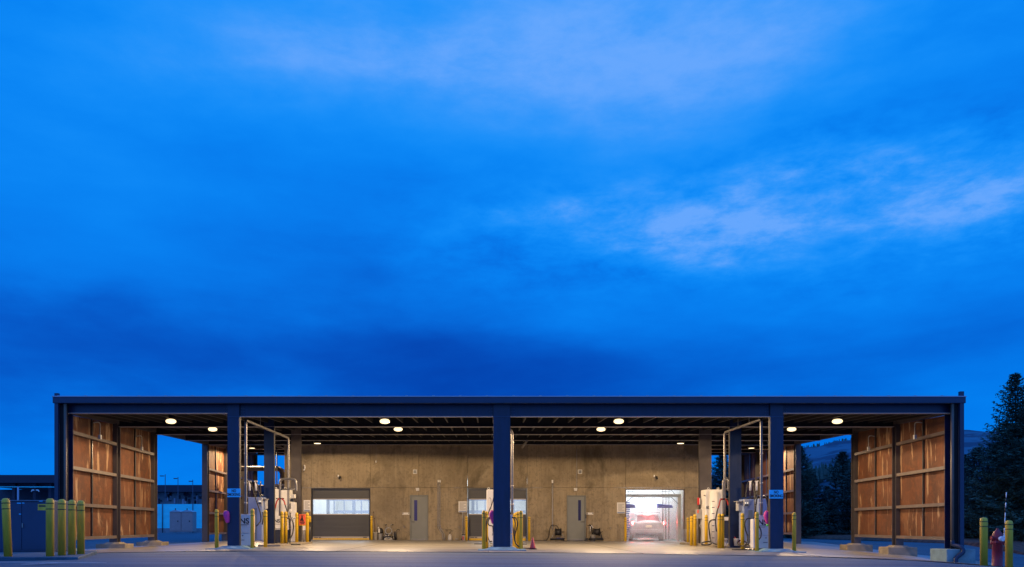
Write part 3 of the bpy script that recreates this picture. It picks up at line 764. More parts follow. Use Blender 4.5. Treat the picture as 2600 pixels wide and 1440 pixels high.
# spray
def volume(name, x0, x1, y0, y1, z0, z1, dens, scale, lo, hi, label):
    b = MB(); b.box(x0, x1, y0, y1, z0, z1); m = bpy.data.materials.new(name); m.use_nodes = True; nt = m.node_tree
    for n in list(nt.nodes): nt.nodes.remove(n)
    o = nt.nodes.new('ShaderNodeOutputMaterial'); v = nt.nodes.new('ShaderNodeVolumePrincipled'); v.inputs['Anisotropy'].default_value = .2
    v.inputs['Color'].default_value = (.95, .97, 1, 1)
    geo = nt.nodes.new('ShaderNodeNewGeometry'); n = nt.nodes.new('ShaderNodeTexNoise'); n.inputs['Scale'].default_value = scale; n.inputs['Detail'].default_value = 3
    tc = nt.nodes.new('ShaderNodeTexCoord')
    nt.links.new(tc.outputs['Object'], n.inputs['Vector'])
    mr = nt.nodes.new('ShaderNodeMapRange'); mr.inputs[1].default_value = lo; mr.inputs[2].default_value = hi; mr.inputs[3].default_value = dens * .1; mr.inputs[4].default_value = dens
    nt.links.new(n.outputs[0], mr.inputs[0]); nt.links.new(mr.outputs[0], v.inputs['Density']); nt.links.new(v.outputs[0], o.inputs['Volume'])
    M[name] = m
    ob = b.build(name, name); tag(ob, label, None, None, 'stuff'); return ob
yc = Yt(.745)
volume('water_mist', bx0 + .1, bx1 - .1, yc + .45, WY + 8, .02, 3.0, 1.1, 1.3, .40, .62, 'thick white spray mist over and beside the car in the open wash bay')
volume('thin_mist', wx(1589) + .05, wx(1737) - .05, WY + .25, yc + .43, .02, 2.2, .30, 1.6, .42, .62, 'thin drifting spray between the bay opening and the back of the car')
volume('drifting_mist', wx(1592), wx(1752), WY - 1.3, WY - .02, .02, .55, .32, 1.8, .45, .62, 'low mist spilling out of the open wash bay over the slab')
# wet suds in front of the bay
mb = MB()
for k in range(26):
    px = random.uniform(1590, 1735); t = random.uniform(.60, .652); p = P(px, 1370, t); p.z = g(p.x, p.y) + .004
    n = 10; a0 = random.random() * 6; rx = random.uniform(.08, .45); ry = random.uniform(.05, .16)
    vs = [mb.bm.verts.new((p.x + math.cos(a0 + j * .628) * rx * random.uniform(.7, 1.1), p.y + math.sin(a0 + j * .628) * ry * random.uniform(.7, 1.1), p.z + .0004 * k)) for j in range(n)]
    mb.bm.faces.new(vs)
o = mb.build('foam_puddle', 'snowwhite'); tag(o, 'white foam puddles on the slab at the open bay', kind='stuff')

# ------------------------------------------------------------------ canopy
can = thing('steel_canopy', 'long dark blue steel canopy roof on three rows of columns over the wash lanes', 'canopy', (0, F0, 0))
def XL(t): return -(1075 + 172 * t) / S0
def XR(t): return (1180 + 180 * t) / S0
# roof deck following the rise
def ruled(mb, x0a, x1a, ta, x0b, x1b, tb, za, zb_, th, m=None):
    ya, yb = Yt(ta), Yt(tb)
    mb.hexa([(x0a, ya, za), (x1a, ya, za), (x1b, yb, zb_), (x0b, yb, zb_), (x0a, ya, za + th), (x1a, ya, za + th), (x1b, yb, zb_ + th), (x0b, yb, zb_ + th)], m)
mb = MB(); TE = 1.15
ruled(mb, XL(0) - .15, XR(0) + .15, -.005, XL(TE) - .15, XR(TE) + .15, TE, zb(0) + .5, zb(TE) + .5, .06)
mb.build('roof_deck', 'ceil', can)
mb = MB(); x = XL(0) + .3
while x < XR(0) - .1:
    ruled(mb, x - .022, x + .022, .012, x - .022, x + .022, TE - .01, zb(.012) + .14, zb(TE) + .14, .008, 'purlin')
    ruled(mb, x - .02, x + .02, .012, x - .02, x + .02, TE - .01, zb(.012) + .1485, zb(TE) + .1485, .35, 'ceil')  # shade put into the colour: webs ceiling black, bottom strips lighter
    x += .515
mb.build('purlins', 'purlin', can)['label'] = 'row of thin purlins under the roof deck'
def ibeam(x0, x1, y, z0, z1, w=.18, name='roof_beam', m='navy', fm='litflange'):
    b = MB(); b.box(x0, x1, y - .012, y + .012, z0 + .03, z1 - .03); b.box(x0, x1, y - w / 2, y + w / 2, z1 - .03, z1)
    o = b.build(name, m, can)
    b = MB(); b.box(x0, x1, y - w / 2, y + w / 2, z0, z0 + .016); b.build('bottom_flange', fm, o)
    return o
cx = [X(594.8, 0), X(1274, 0), X(1970, 0)]; cw = [.345, .49, .385]
for n in range(8):
    t = BAY * n
    zt = zb(t) + .49
    if n == 0:
        segs = [(XL(0) - .16, cx[0] - cw[0] / 2, zb(0) + .10), (cx[0] + cw[0] / 2, cx[1] - cw[1] / 2, zb(0)), (cx[1] + cw[1] / 2, cx[2] - cw[2] / 2, zb(0)), (cx[2] + cw[2] / 2, XR(0) + .16, zb(0) + .10)]
        for a, b_, z in segs: ibeam(a, b_, Yt(0), z, zt)
    elif n < 4 or n in (5, 7):
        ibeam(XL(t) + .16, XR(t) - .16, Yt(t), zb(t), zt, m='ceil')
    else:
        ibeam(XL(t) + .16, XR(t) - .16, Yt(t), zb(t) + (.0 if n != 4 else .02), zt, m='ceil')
# side edge beams
for sgn, fx in ((-1, XL), (1, XR)):
    b = MB(); ta, tb = .02, TE
    ya, yb = Yt(ta), Yt(tb); x0, x1 = fx(ta), fx(tb)
    b.hexa([(x0 - .1, ya, zb(ta) + .12), (x0 + .1, ya, zb(ta) + .12), (x1 + .1, yb, zb(tb) + .0), (x1 - .1, yb, zb(tb) + .0), (x0 - .1, ya, zb(ta) + .495), (x0 + .1, ya, zb(ta) + .495), (x1 + .1, yb, zb(tb) + .495), (x1 - .1, yb, zb(tb) + .495)])
    b.build('edge_beam', 'brownsteel', can)
# fascia with cap flashing
b = MB(); b.box(X(148, 0), X(2436.5, 0), Yt(0) - .32, Yt(0) - .13, Z(1024.5, -.01), Z(1009, -.01), bev=.01); fas = b.build('fascia', 'fascia', can)
b = MB(); b.box(X(147.4, 0), X(2437, 0), Yt(0) - .34, Yt(0) - .1, Z(1009, -.01) + .0005, Z(1009, -.01) + .028)
x = X(160, 0)
while x < X(2430, 0):
    b.box(x, x + .07, Yt(0) - .33, Yt(0) - .28, Z(1009, -.01) + .0285, Z(1009, -.01) + .045); x += .78
b.build('cap_flashing', 'distlight', fas)
b = MB(); b.box(X(150, 0), X(2434, 0), Yt(0) - .129, Yt(0) + .12, zb(0) + .492, zb(0) + .56); b.build('edge_strip', 'ceil', can)
# columns
def column(xc, t, w, m='navy', side='litside', foot='footing', d=.17):
    y = Yt(t); zt = zb(t) + .49; z0 = g(xc, y)
    b = MB(); b.box(xc - w / 2, xc + w / 2, y - d / 2, y - d / 2 + .025, z0 + .02, zt); b.box(xc - w / 2, xc + w / 2, y + d / 2 - .025, y + d / 2, z0 + .02, zt)
    b.box(xc - .012, xc + .012, y - d / 2 + .025, y + d / 2 - .025, z0 + .02, zt)
    c = b.build('column', m, can)
    b = MB(); 
    for s in (-1, 1): b.box(xc + s * (w / 2 - .013), xc + s * (w / 2 + .006), y - d / 2 + .027, y + d / 2 - .027, z0 + .03, zt - .02)
    b.build('side_plate', side, c)
    if t == 0:
        b = MB(); b.box(xc - w / 2 - .006, xc + w / 2 + .006, y - d / 2 - .014, y - d / 2 - .0005, zb(0) - .012, zb(0) + .012); b.build('splice_line', 'cabinet', c)
        b = MB(); d = .42; b.hexa([(xc - w / 2 - .32, y - d / 2 - .35, z0 - .02), (xc + w / 2 + .32, y - d / 2 - .35, z0 - .02), (xc + w / 2 + .32, y + d / 2 + .3, z0 - .02), (xc - w / 2 - .32, y + d / 2 + .3, z0 - .02),
                          (xc - w / 2 - .08, y - d / 2 - .08, z0 + .09), (xc + w / 2 + .08, y - d / 2 - .08, z0 + .09), (xc + w / 2 + .08, y + d / 2 + .08, z0 + .09), (xc - w / 2 - .08, y + d / 2 + .08, z0 + .09)])
        b.box(xc - w / 2 - .45, xc + w / 2 + .45, y - d / 2 - .45, y + d / 2 + .35, z0 - .05, z0 + .022)
        b.build('base_block', 'bluefoot', c)
    else:
        b = MB(); b.box(xc - w / 2 - .12, xc + w / 2 + .12, y - d / 2 - .12, y + d / 2 + .12, z0 - .02, z0 + .03); b.build('base_plate', 'footing', c)
    return c
for i in range(3): column(cx[i], 0, cw[i])
column(X(684.5, BAY), BAY, .34); column(X(1866, BAY), BAY, .39); column(cx[1], BAY, .40)
column(X(752.5, 2 * BAY), 2 * BAY, .38, m='brownsteel'); column(X(1790, 2 * BAY), 2 * BAY, .47, m='brownsteel'); column(cx[1], 2 * BAY, .40)
b = MB()
for i in range(3):
    for sx in (-1, 1):
        for zz in (.07, .16, .25, .34, .43):
            for dx in (.05, .12):
                xx = cx[i] + sx * (cw[i] / 2 + dx); b.box(xx - .012, xx + .012, Yt(0) - .03, Yt(0) - .0125, zb(0) + zz - .012, zb(0) + zz + .012)
b.build('bolt', 'cabinet', can)['kind'] = 'stuff'
# no smoking signs
def nosmoking(px0, px1, py0, py1, lab):
    y = Yt(0) - .085 - .022; t = y / F0 - 1
    r = thing('no_smoking_sign', lab, 'sign', (X((px0 + px1) / 2, t), y, Z(py1, t)), 'no smoking signs on the front columns')
    b = MB(); b.box(X(px0, t), X(px1, t), y, y + .008, Z(py1, t), Z(py0, t), bev=.003); b.build('board', 'signblue', r)
    text('NO\nSMOKING', (X((px0 + px1) / 2, t), y - .003, Z((py0 + py1) / 2 - .2, t)), .115, r, bold=.003, sx=.74)
nosmoking(577, 610.5, 1240.5, 1262.5, 'pale blue NO SMOKING sign on the left front column')
nosmoking(1953, 1988.5, 1244, 1266, 'pale blue NO SMOKING sign on the right front column')

# ------------------------------------------------------------------ rusty screens
GZ = [.33, 1.35, 2.445, 3.50]
def screen(label, side, n0, n1, front=False, conduits=()):
    fx = XL if side < 0 else XR
    r = thing('rusty_screen', label, 'screen wall', (fx(n0 * BAY), Yt(n0 * BAY), 0), 'rusty steel screen walls of the canopy')
    ins = -side
    for n in range(n0, n1):
        for h in range(2):
            ta, tb = (n + h * .5) * BAY, (n + h * .5 + .5) * BAY
            pa, pb = Vector((fx(ta), Yt(ta), 0)), Vector((fx(tb), Yt(tb), 0)); d = (pb - pa).normalized(); nn = Vector((ins, 0, 0))
            pa2, pb2 = pa + d * .02, pb - d * .02
            off = -.03 * ins
            for k in range(4):
                z0 = GZ[k] + .03; z1 = (GZ[k + 1] - .02) if k < 3 else None
                za, zc = (z1, z1) if z1 else (zb(ta) + .10, zb(tb) + .10)
                b = MB(); b.hexa([(pa2.x + off, pa2.y, z0), (pb2.x + off, pb2.y, z0), (pb2.x + off - .006 * ins, pb2.y, z0), (pa2.x + off - .006 * ins, pa2.y, z0),
                                  (pa2.x + off, pa2.y, za), (pb2.x + off, pb2.y, zc), (pb2.x + off - .006 * ins, pb2.y, zc), (pa2.x + off - .006 * ins, pa2.y, za)])
                b.build('rust_panel', 'rust', r)
            # joint strip
            if h == 0:
                b = MB(); q = pb; b.hexa([(q.x + off + .004 * ins, q.y - .035, GZ[0]), (q.x + off + .05 * ins, q.y - .035, GZ[0]), (q.x + off + .05 * ins, q.y + .035, GZ[0]), (q.x + off + .004 * ins, q.y + .035, GZ[0]),
                                          (q.x + off + .004 * ins, q.y - .035, zb(tb) + .1), (q.x + off + .05 * ins, q.y - .035, zb(tb) + .1), (q.x + off + .05 * ins, q.y + .035, zb(tb) + .1), (q.x + off + .004 * ins, q.y + .035, zb(tb) + .1)])
                b.build('mullion', 'darkpanel', r)
        for k in range(4):
            ta, tb = n * BAY, (n + 1) * BAY; pa, pb = Vector((fx(ta), Yt(ta) + .15, GZ[k])), Vector((fx(tb), Yt(tb) - .15, GZ[k]))
            b = MB()
            o0, o1 = .025 * ins, .13 * ins
            def q4(z0, z1, i0, i1):
                b.hexa([(pa.x + i0, pa.y, z0), (pb.x + i0, pb.y, z0), (pb.x + i1, pb.y, z0), (pa.x + i1, pa.y, z0), (pa.x + i0, pa.y, z1), (pb.x + i0, pb.y, z1), (pb.x + i1, pb.y, z1), (pa.x + i1, pa.y, z1)])
            q4(GZ[k] - .05, GZ[k] - .038, o0, o1); q4(GZ[k] + .038, GZ[k] + .05, o0, o1); q4(GZ[k] - .038, GZ[k] + .038, o1 - .012 * ins, o1)
            b.build('girt', 'girt', r)
    for n in range(n0, n1 + 1):
        t = n * BAY; x, y = fx(t), Yt(t)
        if n == 0: wd, dp = .32, .34
        else: wd, dp = .27, .26
        gz0 = g(x, y)
        zlo = (gz0 if not front else {0: .03, 1: .15, 2: .14}[n] if side < 0 else {0: .03, 1: .04, 2: .03}[n])
        zt = zb(t) + .12
        b = MB(); b.box(x - wd / 2, x + wd / 2, y - dp / 2, y - dp / 2 + .02, zlo, zt); b.box(x - wd / 2, x + wd / 2, y + dp / 2 - .02, y + dp / 2, zlo, zt); b.box(x - .1 * side * -1 - .01, x - .1 * side * -1 + .01, y - dp / 2 + .02, y + dp / 2 - .02, zlo, zt)
        p = b.build('post', 'navy' if n == 0 else 'brownsteel', r)
        if front:
            b = MB(); w = 1.0 if n else .84; hh = zlo - gz0 + .25
            if n:
                b.box(x - w / 2, x + w / 2, y - .35, y + .35, gz0 - .3, zlo - .055, bev=.02)
                b.hexa([(x - .28, y - .26, zlo - .056), (x + .28, y - .26, zlo - .056), (x + .28, y + .26, zlo - .056), (x - .28, y + .26, zlo - .056), (x - .2, y - .18, zlo), (x + .2, y - .18, zlo), (x + .2, y + .18, zlo), (x - .2, y + .18, zlo)])
                b.build('footing', 'footing', r)
            else:
                xc_ = x + (-.02 if side > 0 else -.1)
                b.box(xc_ - w / 2 - (.0 if side > 0 else 0), xc_ + w / 2, y - .45, y + .45, gz0 - .4, zlo, bev=.02)
                b.build('footing', 'footblue', r)
    return r
sLF = screen('front left rusty steel screen, two bays of brown panels beside the bollards', -1, 0, 2, True)
sLB = screen('back left rusty steel screen, behind the left pumps', -1, 4, 7)
sRF = screen('front right rusty steel screen with pale water streaks, beside the hydrant', 1, 0, 2, True)
sRB = screen('back right rusty steel screen, behind the right pumps', 1, 4, 7)
# raised corner posts on the roof line
for px0, px1, py0, scr in ((151.6, 161, 999, sLF), (2423, 2433, 994.5, sRF)):
    b = MB(); b.box(X(px0, 0), X(px1, 0), Yt(0) - .30, Yt(0) - .20, (g(X(px0, 0), F0) if px0 > 999 else 0) + .0, Z(py0, -.01), bev=.004); b.build('corner_plate', 'fascia', scr)
for side, scr in ((-1, sLF), (1, sRF)):
    xx = (XL if side < 0 else XR)(0)
    b = MB(); b.box(xx - .17, xx + .17, Yt(0) - .172, Yt(0) - .150, .04, 4.38); b.build('cover_plate', 'ceil', scr)
    b = MB(); b.box(xx + side * .17, xx + side * .185, Yt(0) - .2, Yt(0) + .17, .04, 4.38); b.build('side_cover', 'navy', scr)
# downspouts
for side, px in ((-1, 166), (1, 2418)):
    t_ = thing('downspout', 'round steel downspout at the ' + ('left' if side < 0 else 'right') + ' front corner of the canopy', 'downspout', P(px, 1395, -.01), 'downspouts')
    b = MB(); y = Yt(0) - .24; x = X(px, -.01)
    zb0 = .08 if side < 0 else .12
    b.tube([(x, y, 4.38), (x, y, 2.2), (x, y, zb0 + .1)], .045, 12); b.build('pipe', 'girt', t_)
    b = MB()
    if side > 0: b.tube(spline([(x, y, .28), (x + .02, y - .02, .16), (x + .13, y - .20, .10), (x + .16, y - .26, -.05), (x - .06, y - .3, -.22), (x - .08, y - .32, g(x, y - .3) + .02)], 4), .06, 10)
    else: b.tube(spline([(x, y, .22), (x, y - .03, .12), (x + .02, y - .15, .06)], 4), .06, 10)
    b.build('outlet', 'navy', t_)
# conduit crooks with boxes on the front screens
for side, lst in ((-1, ((.5, ), (1.5, ))), (1, ((.5, ), (1.5, )))):
    for (n,) in lst:
        t = n * BAY; fx = XL if side < 0 else XR; ins = -side
        x = fx(t) + ins * .14; y = Yt(t)
        lab = ('upper crook conduit on the %s front rusty screen, ' % ('left' if side < 0 else 'right')) + ('bay nearest the corner post' if n < 1 else 'bay farther from the corner')
        r = thing('crook_conduit', lab, 'conduit', (x, y, 3.5), 'crook shaped conduits high on the rusty screens')
        b = MB(); b.tube(spline([(x, y + .25, 3.56), (x, y + .25, 3.9), (x, y + .25, 3.98), (x, y + .2, 4.03), (x, y + .05, 4.03), (x - ins * .1, y, 4.0)], 4), .018, 8); b.build('pipe', 'galv', r)
        b = MB(); b.box(x - .04, x + .04, y + .2, y + .3, 3.50, 3.64, bev=.005); b.build('junction_box', 'white', r)

# ------------------------------------------------------------------ ceiling lamps
lamp_defs = [(434, 1070, .08, 'left lane, front row'), (540, 1090, .245, 'left lane, second row'), (977, 1070, .08, 'centre-left lane, front row'), (1011, 1090, .245, 'centre-left lane, second row'),
             (1571, 1070, .08, 'centre-right lane, front row'), (1526, 1090, .245, 'centre-right lane, second row'), (2126, 1070, .08, 'right lane, front row'), (2010, 1090, .245, 'right lane, second row')]
far = [(806, 1126, .50, 'far row, above the left roll-up door'), (1728, 1126, .50, 'far row, above the open wash bay'), (1908, 1138, .80, 'far right, by the back rusty screen'), (640, 1138, .80, 'far left, by the back rusty screen')]
def fixture(px, py, t, where, lit, power):
    p = P(px, py, t); z = min(p.z, zb(t) + .12)
    r = thing('ceiling_lamp', 'round warm canopy lamp, ' + where, 'lamp', (p.x, p.y, z + .2), 'round lamps under the canopy')
    b = MB(); zq = .075 if 'far' not in where else .0; b.lathe([(.10, zq + .16), (.12, zq + .14), (.14, zq + .05), (.145, zq)], (p.x, p.y, z), 20); b.tube([(p.x, p.y, z + .27), (p.x, p.y, z + .52)], .02, 8); b.build('housing', 'ceil', r)
    b = MB()
    if 'far' in where: b.lathe([(.06, -.012), (.14, -.008), (.15, -.002)], (p.x, p.y, z), 20)
    else: b.lathe([(.02, -.075), (.07, -.07), (.12, -.055), (.15, -.03), (.16, 0), (.15, .03), (.12, .055), (.07, .07)], (p.x, p.y, z), 28)
    b.build('lens', 'lens' if 'far' not in where else 'lensdim', r)
    l = bpy.data.lights.new('lamp_light', 'SPOT'); l.energy = power; l.color = (1.0, .70, .40); l.shadow_soft_size = .10; l.spot_size = R(172 if 'screen' in where else 157 if abs(p.x) > 8.5 else 180); l.spot_blend = .07 if abs(p.x) > 8.5 else .03
    o = bpy.data.objects.new('lamp_light', l); col.objects.link(o); o.location = (p.x, p.y, z - .13)
    o.parent = r; o.matrix_parent_inverse = world_of(r).inverted()
LP = 300
for d in lamp_defs: fixture(*d, True, 430 if 'centre' not in d[3] else 1020)
for d in far: fixture(*d, True, 950 if 'screen' in d[3] else 330)

# ------------------------------------------------------------------ bollards
def bollard_proto(m):
    r = thing('bollard', 'x', 'bollard', (0, 0, 0))
    b = MB(); prof = [(.058, -.05), (.058, 1.10), (.054, 1.135), (.042, 1.158), (.022, 1.169), (.004, 1.17)]
    b.lathe(prof, (0, 0, 0), 20); b.build('post', m, r)
    for z in (1.075, .965):
        b = MB(); b.lathe([(.0595, z - .008), (.0605, z), (.0595, z + .008)], (0, 0, 0), 20); b.build('band', 'blackband', r)
    regkids(r); return r
bY = bollard_proto('yellow'); bO = bollard_proto('olive')
used = {id(bY): False, id(bO): False}
def bollard(px, t, label, proto=None, s=1.0, hs=1.0, group='yellow bollards around the wash canopy', z=None, lean=0):
    global used
    pr = proto or bY
    if used[id(pr)]: r = copy_tree(pr)
    else: r = pr; used[id(pr)] = True
    x = X(px, t); y = Yt(t)
    r.location = (x, y, g(x, y) if z is None else z); r.scale = (s, s, hs); r['label'] = label; r['group'] = group; r.rotation_euler = (0, lean, random.random() * .0)
    return r
# street side, thick ones
for px, top, lab, ln in ((21, 1271, 'leftmost thick olive-yellow bollard, leaning slightly, in front of the utility cabinet', -.045), (127, 1271, 'thick bollard over the right edge of the utility cabinet and its yellow label', 0),
                     (157, 1273, 'thick bollard just right of the utility cabinet', 0), (182.5, 1274.6, 'thick bollard in front of the left corner column', 0), (205.5, 1276.5, 'thick bollard in front of the first rusty panel', 0)):
    s_ = {21: 121, 127: 120, 157: 116.5, 182.5: 113.5, 205.5: 111}[px]; t = S0 / s_ - 1
    bollard(px, t, lab, bO, 1.38, 1.10, z=.0, lean=ln)
bollard(2498, S0 / 111 - 1, 'thick bollard left of the red hydrant', bO, 1.38, 1.0, z=.7 + (22 - 130) / 111)
bollard(2562, S0 / 109 - 1, 'thick bollard right of the red hydrant', bO, 1.38, 1.0, z=.7 + (15 - 128) / 109)
# front row at the island heads
bollard(550.3, 0, 'olive-yellow bollard left of the left front column', bO)
bollard(641, 0, 'olive-yellow bollard right of the left front column, in front of the white vacuum', bO)
bollard(1228.6, .015, 'green-tinted bollard left of the centre column', bO)
bollard(1322.6, .015, 'green-tinted bollard right of the centre column', bO)
bollard(1921.6, 0, 'olive-yellow bollard left of the right front column, before the white vacuum', bO)
bollard(2016.3, 0, 'olive-yellow bollard right of the right front column, alone', bO)
bollard(674, .068, 'yellow bollard between the grey dispenser and the second left column')
bollard(716, .17, 'yellow bollard in front of the tall white left cabinet, left of a touching pair')
bollard(725.5, .18, 'yellow bollard in front of the tall white left cabinet, right of a touching pair')
bollard(753.3, .264, 'yellow bollard below the upright steel pipe of the left hose rack')
bollard(780.3, .287, 'yellow bollard right of the orange warning board')
bollard(943.3, .635, 'yellow bollard at the right edge of the left roll-up door')
bollard(1184.7, .635, 'yellow bollard at the left edge of the middle roll-up door')
bollard(1343.7, .635, 'yellow bollard at the right edge of the middle roll-up door')
bollard(1588.3, .635, 'yellow bollard at the left edge of the open wash bay')
bollard(1746.5, .60, 'shaded yellow bollard at the right edge of the open wash bay')
bollard(1755.5, .30, 'shorter yellow bollard of the pair right of the open wash bay', hs=.97)
bollard(1764.5, .28, 'taller yellow bollard of the pair right of the open wash bay', hs=1.02)
bollard(1793.3, .26, 'yellow bollard left of the tall white right tank')
bollard(1826.3, .145, 'left yellow bollard of the touching pair in front of the tall white right tank')
bollard(1834.6, .15, 'right yellow bollard of the touching pair in front of the tall white right tank')
bollard(1885.3, .095, 'yellow bollard beside the coiled hose of the right dispenser')
for k, t in enumerate((.07, .14, .21, .28)):
    bollard(1240 + 80.5 / (1 + t) , t, ['first', 'second', 'third', 'last'][k] + ' yellow bollard in the row running back behind the right-hand centre bollard')
bollard(1240 - 5.5 / 1.07, .07, 'yellow bollard just behind the left-hand centre bollard')
# ------------------------------------------------------------------ pumps, vacuums and hose racks
def hose(mb, pts, r=.018, m='rubber', n=6):
    mb.tube(spline(pts, n), r, 7, m)
def eq(name, label, cat, px, t, group=None): return thing(name, label, cat, (X(px, t), Yt(t), g(X(px, t), Yt(t))), group)
def vacuum(px0, px1, py0, py1, t, label, ns_px, pipe_px, pipe_top):
    r = eq('vacuum_station', label, 'vacuum', (px0 + px1) / 2, t, 'white vacuum stations with NS lettering')
    x0, x1 = X(px0, t), X(px1, t); z0, z1 = g(x0, Yt(t)) + .04, Z(py0, t); y = Yt(t)
    b = MB(); b.box(x0, x1, y, y + .45, z0 + (z1 - z0) * .42, z1, bev=.02); b.build('cabinet', 'white', r)
    b = MB(); b.box(x0 + .005, x1 - .005, y - .012, y + .43, z0 + .03, z0 + (z1 - z0) * .42 - .01, bev=.015); o_ = b.build('door', 'white', r)
    b = MB(); b.box((x0 + x1) / 2 - .02, (x0 + x1) / 2 + .02, y - .03, y - .0125, z0 + (z1 - z0) * .33, z0 + (z1 - z0) * .35); b.box((x0 + x1) / 2 - .08, (x0 + x1) / 2 + .05, y - .016, y - .0125, z0 + (z1 - z0) * .2, z0 + (z1 - z0) * .215); b.build('latch', 'ink', o_)
    b = MB(); b.box(x0 - .01, x1 + .01, y - .01, y + .46, z0 - .06, z0 + .029); b.build('plinth', 'darkpanel', r)
    zc = Z(py0 + 18, t)
    text('NS', (X(ns_px, t), y - .003, zc), .235, r, bold=.006)
    b = MB(); b.box(X(ns_px - 13, t), X(ns_px + 11, t), y - .005, y - .001, Z(py0 + 27, t), Z(py0 + 25.8, t)); b.box(X(ns_px - 9, t), X(ns_px + 7, t), y - .005, y - .001, Z(py0 + 30, t), Z(py0 + 29.3, t)); b.build('lettering_rule', 'ink', r)
    return r
vacuum(596, 637, 1305.5, 1384, .03, 'white vacuum with NS lettering right of the left front column', 620.5, 624, 1075)
vacuum(1926.5, 1962, 1309, 1389, .03, 'white vacuum with NS lettering left of the right front column', 1936, 1933, 1066)
vacuum(1250.5, 1301.5, 1307, 1390, .03, 'white vacuum almost wholly hidden by the centre column', 1276, 1300, 1090)
# overhead steel pipes that run back along the canopy and drop to each machine
def overhead(label, px, ptop, t, pbot, t2, pbot2, dx=0):
    r = thing('overhead_pipe', label, 'pipe', P(px, pbot, t), 'steel pipes dropping to the machines')
    zt = Z(ptop, t); x = X(px, t); y = Yt(t); y2 = Yt(t2); zt2 = zt + .03
    if t2:
        pts = [(x, y, Z(pbot, t)), (x, y, zt - .3), (x, y, zt - .1), (x + dx * .1, y + .06, zt - .02), (x + dx * .1, y + .25, zt), (x + dx * .5, (y + y2) / 2, (zt + zt2) / 2), (x + dx, y2 - .3, zt2), (x + dx, y2 - .05, zt2 - .05), (x + dx, y2, zt2 - .22), (x + dx, y2, zt2 - .6), (x + dx, y2, Z(pbot2, t2))]
    else:
        pts = [(x, y, Z(pbot, t)), (x, y, zt - .35), (x, y, zt - .15), (x - .06, y - .0, zt - .03), (x - .2, y, zt)]
    b = MB(); b.tube(spline(pts, 5), .042, 10); b.build('pipe', 'steel', r)
    for z in (2.9, 2.0, 1.4):
        b = MB(); b.lathe([(.05, -.03), (.05, .03)], (x, y, z), 10); b.build('coupling', 'galv', r)
    if t2:
        for q in (.3, .6):
            b = MB(); b.tube([(x + dx * q, y + (y2 - y) * q, zt + .02), (x + dx * q, y + (y2 - y) * q, zb(t) + .3)], .01, 5); b.build('hanger', 'galv', r)
    return r
overhead('steel pipe from the left white vacuum back under the roof to the left hose rack', 624, 1067, .03, 1305, .25, 1300)
overhead('steel pipe from the right white vacuum back under the roof to the right rack', 1933, 1064, .03, 1308, .19, 1308)
overhead('steel pipe rising along the right side of the centre column', 1300.5, 1090, .10, 1310, 0, 0)

def hose_rack(label, pxl, pxr, ptop, plow, tr, arm_px, arm_py, hoses):
    r = eq('hose_rack', label, 'hose rack', pxr, tr, 'inverted U steel hose racks')
    b = MB()
    b.tube(spline([P(pxl, plow, tr), P(pxl, (ptop + plow) / 2, tr), P(pxl, ptop + 12, tr), P(pxl + 1.6, ptop + 4, tr), P(pxl + 8, ptop, tr), P(pxr - 8, ptop + .5, tr), P(pxr - 2, ptop + 5, tr), P(pxr, ptop + 16, tr), P(pxr, ptop + 30, tr)], 5), .045, 9)
    b.tube([P(pxl, ptop + 26, tr), P(pxr + 2, ptop + 26, tr)], .028, 8)
    b.build('frame', 'steel', r)
    b = MB(); p = P(arm_px, arm_py, tr); b.tube([p + Vector((-.14, -.06, 0)), p + Vector((.14, -.06, 0))], .022, 8); b.build('hose_hanger', 'darkpanel', r)
    for (pts, m, rad, nm) in hoses:
        b = MB(); hose(b, [P(a, c, tt) for a, c, tt in pts], rad, m); b.build(nm, m, r)
    return r
tr = .20
hose_rack('steel inverted U hose rack with two red-ended hoses at the left island', 711, 752, 1216.5, 1310, tr, 712, 1266, [
    ([(709, 1266, .19), (704, 1271, .19), (701, 1280, .19), (699, 1290, .19)], 'redhose', .025, 'hose'),
    ([(699, 1290, .19), (697, 1300, .19), (696, 1315, .19)], 'rubber', .02, 'hose'),
    ([(715, 1266, .19), (721, 1272, .19), (724, 1282, .19)], 'redhose', .025, 'hose'),
    ([(724, 1282, .19), (729, 1298, .19), (733, 1315, .19), (735, 1340, .19), (737, 1362, .19), (736, 1380, .17)], 'rubber', .022, 'hose'),
    ([(741, 1318, .19), (744, 1328, .19), (745, 1342, .19), (741, 1360, .18), (730, 1381, .16), (742, 1382, .16), (762, 1382, .17)], 'rubber', .024, 'hose')])
hose_rack('steel inverted U hose rack with two red-ended hoses at the right island', 1836.5, 1849, 1216, 1308, .19, 1838, 1267, [
    ([(1836, 1267, .18), (1829, 1270, .18), (1826, 1282, .18), (1823, 1290, .18)], 'redhose', .025, 'hose'),
    ([(1823, 1290, .18), (1820, 1302, .18), (1817, 1318, .18), (1817, 1332, .18), (1819, 1350, .18)], 'rubber', .022, 'hose'),
    ([(1842, 1267, .18), (1847, 1273, .18), (1849, 1283, .18)], 'redhose', .025, 'hose'),
    ([(1849, 1283, .18), (1852, 1295, .18), (1853, 1306, .18)], 'rubber', .022, 'hose'),
    ([(1816, 1320, .17), (1806, 1321, .17), (1800, 1330, .17), (1801, 1350, .17), (1803, 1368, .17), (1806, 1380, .16), (1796, 1384, .155), (1782, 1383, .15), (1784, 1378, .17), (1800, 1375, .19), (1812, 1380, .17), (1824, 1384, .15)], 'rubber', .024, 'hose')])
